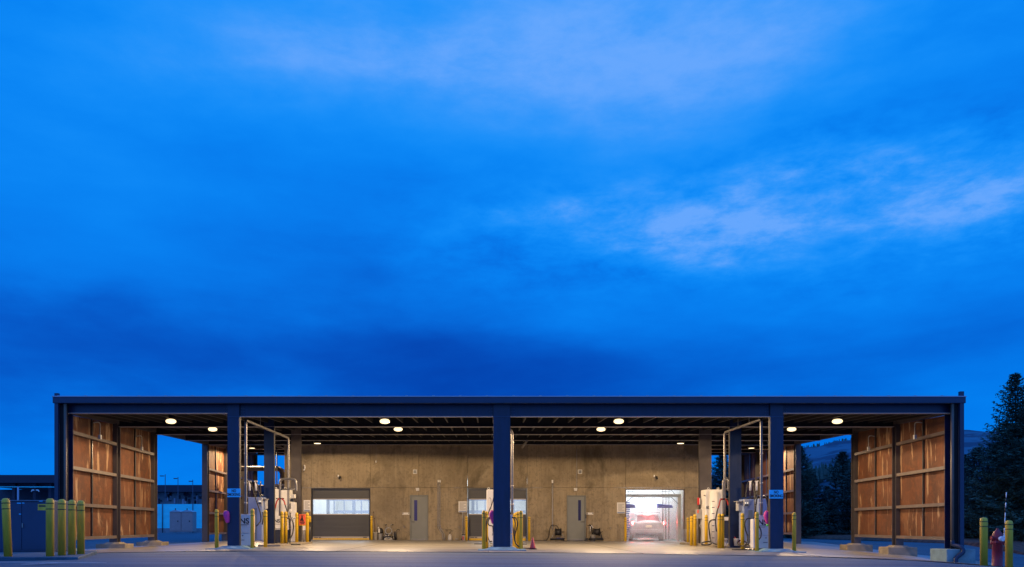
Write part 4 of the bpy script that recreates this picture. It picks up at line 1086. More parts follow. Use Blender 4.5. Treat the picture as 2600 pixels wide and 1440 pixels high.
# tall cabinets
def tallcab(label, px0, px1, py0, py1, t, side_letter=False, ns=None, depth=.7, split=None):
    r = eq('equipment_cabinet', label, 'cabinet', (px0 + px1) / 2, t, 'tall white equipment cabinets')
    x0, x1 = X(px0, t), X(px1, t); y = Yt(t); z0, z1 = Z(py1, t), Z(py0, t)
    zs = z0 if split is None else Z(split, t)
    b = MB(); b.box(x0, x1, y, y + depth, zs, z1, bev=.035); b.build('housing', 'white', r)
    if split: b = MB(); b.box(x0 + .01, x1 - .01, y + .02, y + depth - .02, z0, zs - .002); b.build('lower_housing', 'darkpanel', r)
    if ns:
        text('NS', (X(ns[0], t), y - .003, Z(ns[1], t)), .19, r, bold=.005)
        b = MB(); b.box(X(ns[0] - 7, t), X(ns[0] + 7, t), y - .004, y - .001, Z(ns[1] + 8.5, t), Z(ns[1] + 7.6, t)); b.box(X(px0 + 1, t), X(px1 - 10, t), y - .004, y - .001, Z(ns[1] + 20, t), Z(ns[1] + 19, t)); b.build('lettering_rule', 'ink', r)
    for q in (.2, .75):
        b = MB(); xx = x0 + (x1 - x0) * q; ring = [(xx + math.cos(a) * .035, y + .1, z1 + .04 + math.sin(a) * .035) for a in [k * 6.283 / 10 for k in range(11)]]; b.tube(ring, .009, 6); b.build('lifting_eye', 'white', r)
    return r
tallcab('tall cream cabinet with NS lettering behind the left hose rack', 690, 734, 1242, 1380, .30, ns=(703.5, 1323), split=1346)
c2 = tallcab('tall white tank cabinet behind the yellow pair at the right island', 1791.5, 1836, 1243, 1386, .28)
b = MB(); t = .28
b.tube([P(1812, 1388, .275), P(1812, 1247, .275)], .15, 20); b.build('tank', 'white', c2)
for k in range(7):
    b = MB(); p = P(1813, 1273 + k * 15.5, .255); b.box(p.x - .045, p.x + .045, p.y + .10, p.y + .13, p.z - .012, p.z + .012); b.build('clip', 'ink', c2)
text('NS', (X(1796.2, .28) + .0, Yt(.28) - .004, Z(1289, .28)), .15, c2, bold=.005, sx=.55)
b = MB(); p = P(1790.5, 1258, .28); b.tube([p, p + Vector((-.05, 0, 0))], .02, 8); b.build('valve', 'steel', c2)
c3 = tallcab('tall white cabinet left of the centre column, before the middle roll-up door', 1235.3, 1262, 1243, 1376, .22)
b = MB(); b.tube(spline([P(1242, 1266, .215), P(1243, 1264, .215), P(1246.5, 1268, .215), P(1246.5, 1290, .215), P(1243, 1312, .215)], 5), .012, 6); b.build('side_pipe', 'steel', c3)
b = MB(); hose(b, [P(1254, 1262, .1), P(1249, 1280, .1), P(1241, 1300, .1), P(1238, 1318, .1), P(1236, 1340, .1), P(1238, 1360, .1), P(1243, 1374, .1), P(1249, 1374, .1)], .017); b.build('hose', 'rubber', c3)
# small white boxes at the left rack
r = eq('control_box', 'small white control box with black nozzle cradle right of the tall cream cabinet', 'control box', 741, .22)
b = MB(); b.pbox(737.5, 748, 1255, 1265, .26, .2, bev=.01); b.build('upper_box', 'white', r)
b = MB(); b.pbox(738, 749, 1275, 1376, .30, .3, bev=.015); b.build('lower_box', 'white', r)
b = MB(); b.tube(spline([P(738, 1293, .24), P(736, 1299, .24), P(734, 1298, .24)], 4), .05, 8); b.build('nozzle_cradle', 'white', r)
b = MB(); b.pbox(736, 744, 1265.5, 1274, .25, .12); b.build('valve_block', 'darkpanel', r)
b = MB(); b.tube([P(727, 1316, .18), P(751, 1316, .18)], .03, 8); b.tube([P(741, 1316, .175), P(741, 1322, .175)], .06, 8); b.build('hose_clamp', 'galv', r)
# dispensers
def dispenser(label, bx, masts, small, disp, t=.13, flip=1, hoses=()):
    r = eq('pump_dispenser', label, 'dispenser', (bx[0] + bx[1]) / 2, t, 'grey blue dispensers with hose masts')
    px0, px1, py0, py1 = bx
    x0, x1 = X(px0, t), X(px1, t); y = Yt(t)
    b = MB(); b.pbox(px0, px1, py0, py1, t, .55, bev=.015); b.build('housing', 'bluegrey', r)
    b = MB(); b.pbox(px0 + (px1 - px0) * .32, px0 + (px1 - px0) * .62, py0 + 28, py1 - 3, t - .0009, .02, bev=.004); b.build('door', 'cabtrim', r)
    d0, d1, e0, e1 = disp
    b = MB(); b.pbox(d0, d1, e0, e1, t - .006, .12, bev=.006); dd = b.build('display_box', 'greybox', r)
    b = MB(); b.pbox(d0 + 2, d0 + 3.8, e0 + 8, e0 + 10.5, t - .0068, .02); b.pbox(d1 - 3.8, d1 - 2, e0 + 8, e0 + 10.5, t - .0068, .02); b.build('display', 'display', dd)
    b = MB(); b.pbox(d0 + 1, d1 - 1, e0 + 13, e0 + 16, t - .0068, .02); b.build('card_slot', 'darkpanel', dd)
    for m_ in masts:
        b = MB(); b.tube([P(m_, 1222, t + .02), P(m_, 1246, t + .02)], .035, 10); b.tube([P(m_ - 4.5, 1222, t + .02), P(m_ + 4.5, 1222, t + .02)], .016, 8); o_ = b.build('hose_mast', 'white', r)
        b = MB(); b.tube([P(m_, 1246, t + .02), P(m_, py0, t + .02)], .018, 8); b.build('mast_rod', 'darkpanel', o_)
    for pts in hoses:
        b = MB(); hose(b, [P(a, c, tt) for a, c, tt in pts], .02); b.build('hose', 'rubber', r)
    if small:
        b = MB(); b.pbox(small[0], small[1], small[2], small[3], t + .01, .3, bev=.01); s_ = b.build('side_box', 'greybox', r)
        b = MB(); b.pbox(small[0] - 3, small[1] + 1, small[2] - 2, small[2], t, .4, bev=.004); b.build('lid', 'galv', s_)
    return r
dispenser('grey blue dispenser behind the left white vacuum, with two hose masts', (630, 665, 1262.5, 1372), (634.5, 650), (667, 674, 1268, 1292), (655, 664.5, 1263.5, 1284), .13,
          hoses=([(634, 1222, .13), (642, 1240, .12), (650, 1268, .11), (658, 1292, .11), (662, 1308, .11), (662, 1322, .11), (657, 1330, .10), (651, 1336, .10)],
                 [(650, 1222, .14), (655, 1235, .14), (660, 1262, .12)], [(667, 1300, .11), (668, 1315, .11), (666, 1332, .11)]))
dispenser('grey blue dispenser behind the right white vacuum, with two hose masts', (1889, 1925, 1267, 1380), (1905, 1921), (1875, 1890, 1274, 1297), (1890.5, 1901.5, 1268, 1284), .13,
          hoses=([(1902, 1223, .13), (1897, 1232, .13), (1893, 1265, .12)], [(1909, 1223, .13), (1914, 1240, .12), (1916, 1270, .11), (1916, 1300, .10), (1911, 1330, .09), (1906, 1355, .09), (1902, 1378, .08), (1890, 1386, .07), (1877, 1385, .07), (1873, 1378, .09), (1880, 1372, .1), (1893, 1376, .09), (1900, 1384, .07), (1915, 1389, .06)],
                 [(1906, 1316, .1), (1896, 1318, .1), (1891, 1328, .1), (1893, 1345, .1), (1898, 1362, .1), (1897, 1378, .09), (1889, 1386, .08)], [(1926, 1223, .13), (1932, 1232, .13), (1936, 1262, .12)],
                 [(1926, 1335, .02), (1932, 1347, .02), (1932, 1362, .02), (1927, 1370, .02)]))
# second blue cabinet of the right dispenser
r = eq('equipment_cabinet', 'grey blue cabinet between the right dispenser and the right white vacuum', 'cabinet', 1930, .08)
b = MB(); b.pbox(1927, 1948, 1266, 1392, .09, .4, bev=.015); b.build('housing', 'bluegrey', r)
b = MB(); b.pbox(1913, 1919, 1318, 1392, .03, .3, bev=.01); b.build('side_panel', 'white', r)
b = MB()
b.tube([P(1925, 1260, .05), P(1941, 1260, .05)], .022, 8); b.build('hose_hanger', 'steel', r)
for pts, m in (([(1927, 1260, .04), (1922, 1266, .04), (1919, 1283, .04)], 'redhose'), ([(1939, 1260, .04), (1946, 1266, .04), (1949, 1280, .04)], 'redhose'), ([(1919, 1283, .04), (1918, 1300, .04), (1916, 1320, .05)], 'rubber'), ([(1949, 1280, .04), (1953, 1298, .04)], 'rubber')):
    b = MB(); hose(b, [P(a, c, tt) for a, c, tt in pts], .024); b.build('hose', m, r)
# island kerbs, mats
for px0, px1, t0, t1, lab in ((607, 712, .02, .30, 'left'), (1236, 1312, .02, .30, 'centre'), (1790, 1950, .02, .34, 'right')):
    pass
r = MB(); a = X(640, .08); r.box(X(655, .1), X(712, .1), Yt(.1), Yt(.30), -.02, .10, bev=.02); o = r.build('island_kerb', 'footing'); tag(o, 'low concrete kerb of the left pump island', 'kerb', 'pump island kerbs')
r = MB(); r.box(X(1836, .14), X(1925, .14), Yt(.16), Yt(.40), -.07, .03, bev=.02); o = r.build('island_kerb', 'footing'); tag(o, 'low concrete kerb of the right pump island', 'kerb', 'pump island kerbs')
# pink nozzle sleeves
def sleeve(pts, label, tip=None, rads=None):
    r = thing('pink_sleeve', label, 'nozzle sleeve', pts[-1], 'pink nozzle sleeves on the vacuum hoses')
    b = MB(); sp_ = spline(pts, 5); n = len(sp_)
    b.tube(sp_, .06, 12, rads=[(.045 + .05 * math.sin(math.pi * (i / (n - 1)) ** .8)) for i in range(n)]); b.build('sleeve', 'pink', r)
    if tip: b = MB(); b.lathe([(.05, -.04), (.055, .0), (.04, .035)], tip, 12); b.build('nozzle_tip', 'greentip', r)
sleeve([P(576, 1297, -.005), P(575, 1304, -.005), P(576.5, 1315, -.005), P(578, 1328, -.005)], 'pink nozzle sleeve showing left of the left front column')
sleeve([P(1951, 1299, .012), P(1947, 1306, .012), P(1948.5, 1318, .012), P(1950, 1331, .012)], 'pink nozzle sleeve with green tip left of the right front column', P(1950, 1333, .012))
sleeve([P(1253, 1297, .015), P(1250, 1304, .015), P(1251.5, 1317, .015), P(1253, 1330, .015)], 'pink nozzle sleeve left of the centre column')
# hoses at the centre column
r = thing('vacuum_hose', 'bundle of black hoses looping left of the centre column', 'hose', P(1240, 1390, .03), 'black hoses at the centre column')
for pts in ([(1252, 1315, .04), (1243, 1314, .04), (1236, 1322, .04), (1234, 1350, .04), (1235, 1375, .05)], [(1252, 1317, .05), (1242, 1318, .05), (1239, 1328, .05), (1243, 1334, .05), (1251, 1338, .05), (1251, 1360, .05)],
            [(1252, 1335, .03), (1253, 1350, .03), (1256, 1358, .03)]):
    b = MB(); hose(b, [P(a, c, tt) for a, c, tt in pts], .02); b.build('hose', 'rubber', r)
r = thing('vacuum_hose', 'bundle of black hoses looping right of the centre column', 'hose', P(1305, 1390, .03), 'black hoses at the centre column')
for pts in ([(1296, 1301, .04), (1299, 1312, .04), (1301, 1330, .04), (1304, 1350, .04), (1306, 1370, .04), (1312, 1383, .03), (1319, 1388, .02)], [(1299, 1314, .05), (1305, 1316, .05), (1308, 1328, .05), (1307, 1345, .05), (1305, 1362, .05)],
            [(1300, 1314, .03), (1309, 1315, .03), (1314, 1326, .03), (1312, 1342, .03), (1307, 1360, .03), (1309, 1378, .03), (1318, 1389, .02)]):
    b = MB(); hose(b, [P(a, c, tt) for a, c, tt in pts], .02); b.build('hose', 'rubber', r)
# drain grates / rubber mats on the slab
for px0, px1, py, t, lab in ((1204, 1236, 1381, .3, 'flat black mat left of the centre island, nearer the wall'), (1233, 1256, 1389, .07, 'flat black mat at the foot of the left-hand centre bollard'), (1326, 1338, 1381, .3, 'flat black mat right of the centre island, nearer the wall'),
                             (1326, 1348, 1390, .06, 'flat black mat under the cone'), (568, 585, 1386, .04, 'flat black mat left of the left front column'), (1865, 1908, 1391.5, .05, 'flat black mat under the right dispenser hoses'), (1990, 2012, 1393, .03, 'flat black mat right of the right front column')):
    x0, x1 = X(px0, t), X(px1, t); y = Yt(t); z = max(g(x0, y), g(x1, y))
    b = MB(); b.box(x0, x1, y, y + .3, z - .01, z + .025, bev=.006); o = b.build('rubber_mat', 'rubber'); tag(o, lab, 'mat', 'black rubber mats on the slab')
# cone
r = eq('traffic_cone', 'faded red traffic cone right of the centre column', 'cone', 1352.5, .0)
p = Vector((X(1352.5, .03), Yt(.03), g(1, 24) + .0))
b = MB(); b.box(p.x - .12, p.x + .12, p.y - .12, p.y + .12, p.z, p.z + .025, bev=.006); b.build('base', 'rubber', r)
b = MB(); b.lathe([(.092, .025), (.085, .06), (.02, .355), (.014, .36)], p, 18); b.build('cone_body', 'cone', r)
# orange warning board on stand
r = eq('warning_board', 'orange warning board with black figure between two yellow bollards', 'sign', 767, .27)
b = MB(); b.pbox(759, 776, 1306, 1333, .27, .02, bev=.01); b.build('board', 'orange', r)
b = MB(); t = .2695; b.pbox(765, 769, 1311, 1314, t, .01); b.pbox(764.5, 769.5, 1314.5, 1321, t, .01); b.pbox(762.5, 766, 1318, 1323, t, .01); b.pbox(767.5, 771, 1320, 1324, t, .01); b.pbox(762, 773.5, 1325, 1327, t, .01); b.pbox(763.5, 772, 1329, 1330.6, t, .01); b.pbox(763.5, 771, 1308, 1309, t, .01); b.build('figure', 'ink', r)
b = MB(); b.pbox(760, 776, 1333, 1335, .27, .03); b.build('bottom_edge', 'yellow', r)
b = MB(); b.pbox(768.5, 775, 1335.2, 1346, .27, .03); b.build('paper', 'whitesign', r)
b = MB(); b.tube([P(771, 1337, .275), P(771, 1376, .275)], .03, 8); b.build('stand', 'galv', r)
# yellow-capped dark post near the left door
r = eq('capped_post', 'dark post with yellow cap at the left edge of the left roll-up door', 'post', 786, .4)
b = MB(); b.tube([P(786, 1380, .33), P(786, 1326, .33)], .055, 14); b.build('post', 'darkpanel', r)
b = MB(); b.lathe([(.06, 0), (.06, .2), (.045, .235), (.01, .25)], P(786, 1326, .33), 14); b.build('cap', 'yellow', r)
# red fire alarm box & control box on right column
r = eq('fire_call_point', 'red call point box on the third right column', 'call point', 1774, .30)
b = MB(); b.pbox(1772.3, 1776.5, 1264, 1282, .30, .12, bev=.008); b.build('box', 'redbox', r)
b = MB(); b.pbox(1776.6, 1778, 1265, 1281, .299, .1); b.build('side_label', 'whitesign', r)
r = eq('electrical_panel', 'grey electrical panel on posts with yellow warning sticker right of the open bay', 'electrical panel', 1778, .26)
b = MB(); b.pbox(1769.5, 1784.5, 1293, 1317, .30, .2, bev=.01); b.build('box', 'greybox', r)
b = MB(); b.pbox(1770.5, 1774, 1294.5, 1303, .298, .01); b.build('sticker', 'orange', r)
b = MB(); b.tube([P(1784, 1292, .32), P(1784, 1383, .32)], .025, 8); b.tube([P(1771, 1317, .32), P(1771, 1382, .32)], .025, 8); b.build('stand', 'galv', r)
b = MB(); b.tube(spline([P(1779, 1318, .31), P(1780, 1330, .31), P(1777, 1334, .31), P(1781, 1345, .31), P(1780, 1380, .31)], 4), .022, 8); b.build('cable', 'greybox', r)
# white crate by the right tank, second one
r = eq('white_bin', 'small white bin on the ground beside the yellow pair at the right island', 'bin', 1846, .2)
b = MB(); b.pbox(1837, 1847, 1369, 1386, .17, .25, bev=.01); b.build('bin_body', 'white', r)
b = MB(); b.pbox(1836, 1848, 1368, 1370.5, .165, .28, bev=.005); b.build('rim', 'white', r)
r = eq('wall_cabinet', 'small white cabinet on dark base behind the right hose rack', 'cabinet', 1846, .26)
b = MB(); b.pbox(1837, 1850, 1313, 1322, .27, .3, bev=.01); b.build('top', 'white', r)
b = MB(); b.pbox(1837.5, 1849, 1322.3, 1378, .275, .28); b.build('base', 'darkpanel', r)
r = eq('bucket', 'white bucket with red handle tool left of the right dispenser bollard', 'bucket', 1870, .14)
p = P(1871, 1374, .155); p.z = .03; b = MB(); b.lathe([(.09, 0), (.11, .24), (.115, .25)], p, 16); b.build('pail', 'bucket', r)
b = MB(); b.tube([p + Vector((-.1, -.05, .3)), p + Vector((.12, -.15, .05))], .012, 6); b.build('tool', 'redhose', r)

# ------------------------------------------------------------------ gear along the wall
def wp(px, py, dy=.25): 
    v = P(px, py, (WY - dy) / F0 - 1); return v
def bucket(px, label, m='bucket', h=.36, top=None, dy=.3, r_=.11):
    t = (WY - dy) / F0 - 1; x = X(px, t); y = WY - dy; z = g(x, y) + .002
    r = thing('bucket', label, 'bucket', (x, y, z), 'buckets along the concrete wall')
    b = MB(); b.lathe([(r_ * .82, 0), (r_, h * .94), (r_ + .012, h * .95), (r_ + .012, h)], (x, y, z), 18); b.build('pail', m, r)
    b = MB(); pts = [(x + math.cos(a) * (r_ + .015), y, z + h * .9 + math.sin(a) * .1 - .0) for a in [k * math.pi / 8 for k in range(9)]]; b.tube(pts, .006, 5); b.build('handle', 'galv', r)
    return r, Vector((x, y, z + h))
bucket(953, 'cream bucket holding long poles at the left roll-up door'); 
bucket(965.3, 'white bucket with a black pump head, second from the left door', 'white', h=.36, dy=.2)
bucket(1506, 'white bucket in front of the right hose reel cart', h=.32, dy=.45, r_=.115)
r, p = bucket(1178.5, 'white bucket with red label and dark lid below the middle notice', 'white', h=.25)
b = MB(); b.lathe([(.125, 0), (.125, .035), (.11, .05)], p, 16); b.build('lid', 'darkgear', r)
b = MB(); b.box(p.x - .07, p.x - .02, p.y - .122, p.y - .10, p.z - .22, p.z - .05); b.build('red_label', 'redbox', r)
for k, (a, c) in enumerate((((952, 1368), (948.5, 1302)), ((954.5, 1368), (951.5, 1318)))):
    r = thing('long_pole', 'thin pole standing in the cream bucket, ' + ('taller one' if k == 0 else 'shorter one'), 'pole', wp(a[0], 1368, .3), 'poles in the cream bucket')
    b = MB(); b.tube([wp(a[0], a[1] - 4, .3), wp(c[0], c[1], .1)], .013, 6); b.build('shaft', 'wood', r)
    b = MB(); b.tube([wp(c[0], c[1], .1), wp(c[0], c[1] - 3, .1)], .018, 6); b.build('grip', 'rubber', r)
r = thing('drum_pump', 'black pump head with white spout sitting on the white bucket', 'pump', wp(965, 1354, .2))
b = MB(); p = wp(966, 1354, .2); b.lathe([(.13, -.01), (.14, .08), (.11, .2), (.06, .25)], p, 16); b.build('drum', 'darkgear', r)
b = MB(); b.box(p.x - .09, p.x - .01, p.y - .16, p.y - .12, p.z + .02, p.z + .22, bev=.008); b.build('tag_plate', 'white', r)
b = MB(); b.tube(spline([p + Vector((-.06, -.1, .22)), p + Vector((-.08, -.1, .3)), p + Vector((-.12, -.1, .24))], 4), .015, 6); b.build('spout', 'white', r)
# pressure washer with hose coil and U handle
r = thing('pressure_washer', 'pressure washer with coiled grey hose and two-horned handle left of the left grey door', 'pressure washer', wp(985, 1371, .35))
b = MB(); b.tube(spline([wp(973, 1370, .45), wp(978, 1352, .4), wp(983, 1338, .35), wp(981, 1332, .35), wp(977, 1333, .38)], 4), .013, 7); b.tube(spline([wp(1001, 1370, .45), wp(997, 1352, .4), wp(990, 1338, .35), wp(993, 1332, .35), wp(998, 1333, .38)], 4), .013, 7); b.build('handle_frame', 'galv', r)
b = MB()
for px in (979.5, 996.5): b.tube([wp(px - 2.4, 1333.6, .38), wp(px + 2.4, 1332, .38)], .022, 7)
b.build('grip', 'rubber', r)
b = MB()
c = wp(986.5, 1348, .45)
for k in range(4):
    rad = .15 + .012 * (k % 2)
    b.tube([(c.x + math.cos(a) * rad, c.y - .02 * k, c.z + math.sin(a) * rad * .95) for a in [j * 6.283 / 20 for j in range(21)]], .014, 6)
b.build('hose_coil', 'greybox', r)
b = MB(); q = wp(985, 1369, .4); b.box(q.x - .17, q.x + .14, q.y - .12, q.y + .1, q.z + .0, q.z + .17, bev=.02); b.lathe([(.07, .17), (.07, .28), (.04, .3)], q + Vector((-.03, 0, 0)), 12); b.build('motor', 'darkgear', r)
for px in (973.5, 996.5):
    b = MB(); q = wp(px, 1366, .4); b.tube([q + Vector((-.03, 0, 0)), q + Vector((.03, 0, 0))], .10, 16); w_ = b.build('wheel', 'rubber', r)
b = MB(); q = wp(980, 1361, .55); b.lathe([(.03, 0), (.035, .05)], q, 10); b.lathe([(.03, 0), (.035, .05)], q + Vector((.12, 0, 0)), 10); b.build('gauge', 'white', r)
b = MB(); q = wp(986, 1372, .55); b.tube(spline([q + Vector((-.2, 0, .05)), q + Vector((-.12, 0, .1)), q + Vector((.1, 0, .1)), q + Vector((.19, 0, .04)), q + Vector((0, -.02, .02)), q + Vector((-.2, 0, .05))], 4), .02, 7); b.build('base_tube', 'bucket', r)
r = thing('red_mat', 'thin red mat under the buckets and pressure washer', 'mat', wp(980, 1374, .5))
b = MB(); a = wp(938, 1372, .5); c = wp(1020, 1372, .5); b.box(a.x, c.x, WY - .75, WY - .12, .004, .02); b.build('sheet', 'redmat', r)
r = thing('gas_cylinder', 'slim dark cylinder with bent hose beside the pressure washer', 'cylinder', wp(1004, 1371, .25))
q = wp(1003, 1371, .25); q.z = .02; b = MB(); b.lathe([(.06, 0), (.06, .3), (.035, .38), (.02, .42)], q, 14); b.build('bottle', 'darkgear', r)
b = MB(); hose(b, [wp(1007, 1370, .25), wp(1007.5, 1352, .25), wp(1008, 1346, .25), wp(1012, 1344, .25), wp(1015, 1347, .25)], .015); b.build('hose', 'rubber', r)
# sprayer bottle
r = thing('hand_sprayer', 'white pump sprayer bottle with black handle, on the floor near the bent conduits', 'sprayer', wp(1142.5, 1371, .3))
q = wp(1142.3, 1371, .3); q.z = .02; b = MB(); b.lathe([(.085, 0), (.095, .03), (.095, .18), (.06, .26), (.03, .3)], q, 16); b.build('bottle', 'bucket', r)
b = MB(); b.tube([q + Vector((0, 0, .3)), q + Vector((0, 0, .38))], .02, 8); b.tube(spline([q + Vector((-.22, 0, .5)), q + Vector((-.1, 0, .49)), q + Vector((0, 0, .5)), q + Vector((.06, 0, .48)), q + Vector((.05, 0, .4)), q + Vector((-.02, 0, .4))], 4), .014, 6); b.build('pump_handle', 'rubber', r)
r = thing('small_valve', 'small metal fitting lying on the floor right of the pump sprayer', 'fitting', wp(1160, 1371, .3))
b = MB(); q = wp(1160, 1371, .3); q.z = .02; b.tube([q + Vector((-.08, 0, .04)), q + Vector((.08, 0, .05))], .035, 8); b.lathe([(.02, .05), (.02, .1)], q, 8); b.build('body', 'galv', r)
# squeegee pole by the notice
r = thing('squeegee', 'squeegee pole leaning on the wall under the middle notice', 'squeegee', wp(1176, 1368, .2))
b = MB(); b.tube([wp(1177.5, 1366, .25), wp(1175.5, 1301, .06)], .012, 6); b.build('pole', 'galv', r)
b = MB(); b.box(wp(1170, 1368, .25).x, wp(1181, 1368, .25).x, WY - .27, WY - .22, .04, .09); b.build('blade', 'rubber', r)
# hose reel carts
def reel_cart(px, label, blue, tall):
    r = thing('hose_reel_cart', label, 'hose reel cart', wp(px, 1372, .5), 'hose reel carts along the wall')
    q = wp(px, 1351, .45); b = MB(); b.tube([q + Vector((-.13, 0, 0)), q + Vector((.13, 0, 0))], .16, 20); b.build('reel', 'darkgear', r)
    for sx in (-.14, .14):
        b = MB(); b.tube([q + Vector((sx - .01, 0, 0)), q + Vector((sx + .01, 0, 0))], .20, 22); b.build('reel_disc', 'darkgear', r)
    b = MB(); b.tube([q + Vector((.15, 0, 0)), q + Vector((.26, -.02, 0)), q + Vector((.27, -.1, .02))], .016, 7); b.build('crank', 'rubber', r)
    b = MB(); z0 = .03
    b.tube([(q.x - .18, q.y, q.z), (q.x - .36, q.y - .02, z0)], .02, 7); b.tube([(q.x + .18, q.y, q.z), (q.x + .28, q.y - .02, z0)], .02, 7); b.tube([(q.x - .36, q.y - .02, z0), (q.x + .3, q.y - .02, z0)], .02, 7)
    if tall: b.tube(spline([(q.x - .2, q.y, q.z - .1), (q.x - .24, q.y + .1, q.z + .25), (q.x - .34, q.y + .12, q.z + .36)], 4), .03, 7, None)
    b.build('frame', 'galv' if not tall else 'rubber', r)
    b = MB(); rr_ = random.Random(px)
    pts = []
    for k in range(30):
        a = k * 6.283 / 9; pts.append((q.x + math.cos(a) * (.32 + .05 * rr_.random()) - .05, q.y + math.sin(a) * .16 - .1, .03 + .003 * k))
    b.tube(pts, .016, 6); b.build('floor_coil', 'rubber', r)
    b = MB(); b.box(q.x - .1, q.x + .22, q.y - .2, q.y, .03, .13, bev=.02); b.build('pump_body', blue, r)
    return r
reel_cart(1417, 'black hose reel cart with blue pump left of the right grey door', 'brush', False)
reel_cart(1515, 'black hose reel cart with white arms right of the right grey door', 'darkgear', True)
r = thing('grey_lance', 'two white spray lances clipped above the right hose reel cart', 'spray lance', wp(1500, 1350, .3))
for a, c in (((1499, 1349), (1498.5, 1336)), ((1506, 1341), (1501.5, 1334))):
    b = MB(); b.tube([wp(*a, .4), wp(*c, .4)], .022, 8); b.build('lance', 'white', r)
b = MB(); b.tube([wp(1492, 1334.5, .4), wp(1500, 1334.5, .4)], .018, 7); b.build('handle', 'rubber', r)
r = thing('floor_hose', 'long dark hose lying along the wall from the middle bay to the black reel cart', 'hose', wp(1360, 1373, .6))
b = MB(); hose(b, [wp(1348, 1373, .5), wp(1375, 1373, .5), wp(1388, 1371, .45), wp(1394, 1360, .3), wp(1396, 1345, .2), wp(1400, 1334.5, .15), (wx(1406), WY - .15, wz(1333.5)), wp(1414, 1336, .25), wp(1420, 1345, .4)], .017); 
b.build('hose', 'rubber', r)
b = MB(); hose(b, [wp(1352, 1375, .8), wp(1390, 1376, .9), wp(1430, 1377, 1.0), wp(1462, 1378, 1.1), wp(1455, 1376, .9), wp(1425, 1372, .6)], .015); b.build('hose_tail', 'rubber', r)
r = thing('broom', 'broom with brown wooden handle leaning beside the right grey door', 'broom', wp(1490, 1370, .2))
b = MB(); b.tube([wp(1489, 1368, .25), wp(1491.5, 1304, .05)], .013, 6); b.build('handle', 'wood', r)
b = MB(); b.box(wp(1486, 1368, .2).x, wp(1493, 1368, .2).x, WY - .3, WY - .22, .02, .12); b.build('brush_head', 'darkgear', r)

# ------------------------------------------------------------------ background left machinery beside the building
r = thing('exhaust_duct', 'fat dark duct crossing the left gap and bending down beside the concrete wall', 'duct', P(716, 1240, .78))
b = MB(); b.tube(spline([P(600, 1190, .78), P(660, 1190, .78), P(698, 1190, .78), P(710, 1192, .78), P(716, 1200, .78), P(717, 1212, .78), P(717, 1240, .78)], 5), .13, 14); b.build('pipe', 'brownsteel', r)
for px in (672, 702): 
    b = MB(); b.tube([P(px - 1, 1190, .78), P(px + 1, 1190, .78)], .155, 16); b.build('collar', 'galv', r)
r = thing('air_handler', 'grey louvred plant box on the ground left of the concrete wall', 'plant unit', P(708, 1372, .74))
b = MB(); b.box(X(697, .74), X(722, .74), Yt(.74), Yt(.74) + 1, 0, Z(1229, .74), bev=.02); b.build('housing', 'greybox', r)
b = MB()
for k in range(3): b.pbox(699, 721, 1234 + k * 4, 1236 + k * 4, .739, .02)
b.build('louvre', 'darkpanel', r)
r = thing('pipe_rack', 'tangle of thin galvanised pipes left of the concrete wall', 'pipes', P(715, 1372, .7))
for pts in ([(724, 1135, .70), (724, 1250, .70), (724, 1372, .7)], [(700, 1134, .72), (715, 1136, .72), (721, 1139, .72), (722, 1133, .72)], [(702, 1153, .72), (720, 1156, .72)], [(703, 1140, .72), (703, 1260, .72)], [(728, 1135, .70), (728, 1372, .7)], [(708, 1185, .71), (735, 1203, .7)]):
    b = MB(); b.tube([P(*q) for q in pts], .03, 8); b.build('pipe', 'galv', r)
r = thing('standpipe', 'thin black pipe with cross arm in front of the left sky gap', 'pipe', P(662, 1372, .9))
b = MB(); b.tube(spline([P(662, 1222, .85), P(662, 1250, .85), P(664, 1257, .85), P(672, 1258, .85)], 4), .035, 8); b.tube([P(662, 1257, .85), P(662, 1372, .85)], .035, 8); b.build('pipe', 'darkpanel', r)
b = MB(); b.tube([P(655, 1232, .85), P(672, 1232, .85)], .02, 6); b.build('arm', 'galv', r)
# bracing pipes and services under the roof
r = thing('ceiling_pipes', 'galvanised service pipes hung under the roof near the back wall', 'pipes', P(1240, 1128, .58))
for (a, c, t, rad) in ((620, 800, .60, .03), (780, 1770, .60, .022), (1780, 1960, .62, .03)):
    b = MB(); b.tube([(X(a, t), Yt(t), zb(t) - .03), (X(c, t), Yt(t), zb(t) - .03)], rad, 7); b.build('pipe', 'galv', r)
for px in (1329, ):
    b = MB(); b.tube([P(1326, 1136, .5), P(1338, 1120, .4)], .05, 9); b.build('diagonal_pipe', 'steel', r)
r = thing('wall_hook', 'small white hook light on the concrete wall edge behind the left hose rack', 'lamp', P(772, 1190, .64))
b = MB(); b.tube(spline([P(770, 1193, .64), P(773, 1193, .64), P(774, 1184, .64), P(772, 1181, .64)], 4), .03, 7); b.build('body', 'white', r)

# ------------------------------------------------------------------ utility cabinet
r = thing('utility_cabinet', 'large dark blue utility cabinet with double doors behind the left bollards', 'cabinet', (-11.5, 20, .105))
tc = S0 / 102 - 1
x0, x1 = X(-40, tc), X(137, tc); y = Yt(tc); zt = Z(1270, tc); zo = .065
b = MB(); b.box(x0, x1, y, y + 1.0, zo, zt - .03, bev=.01); b.build('housing', 'cabinet', r)
b = MB(); b.box(x0 - .02, x1 - .1, y - .03, y + 1.02, zt - .029, zt, bev=.008); b.build('top', 'cabtrim', r)
for a, c in ((-1, 55), (57, 120)):
    b = MB(); b.box(X(a, tc), X(c, tc), y - .014, y - .0005, zo + .05, zt - .06, bev=.003); d_ = b.build('door', 'cabinet', r)
b = MB(); b.box(X(58, tc), X(60.2, tc), y - .05, y - .0145, Z(1340, tc), Z(1329, tc), bev=.005); b.build('handle', 'galv', d_)
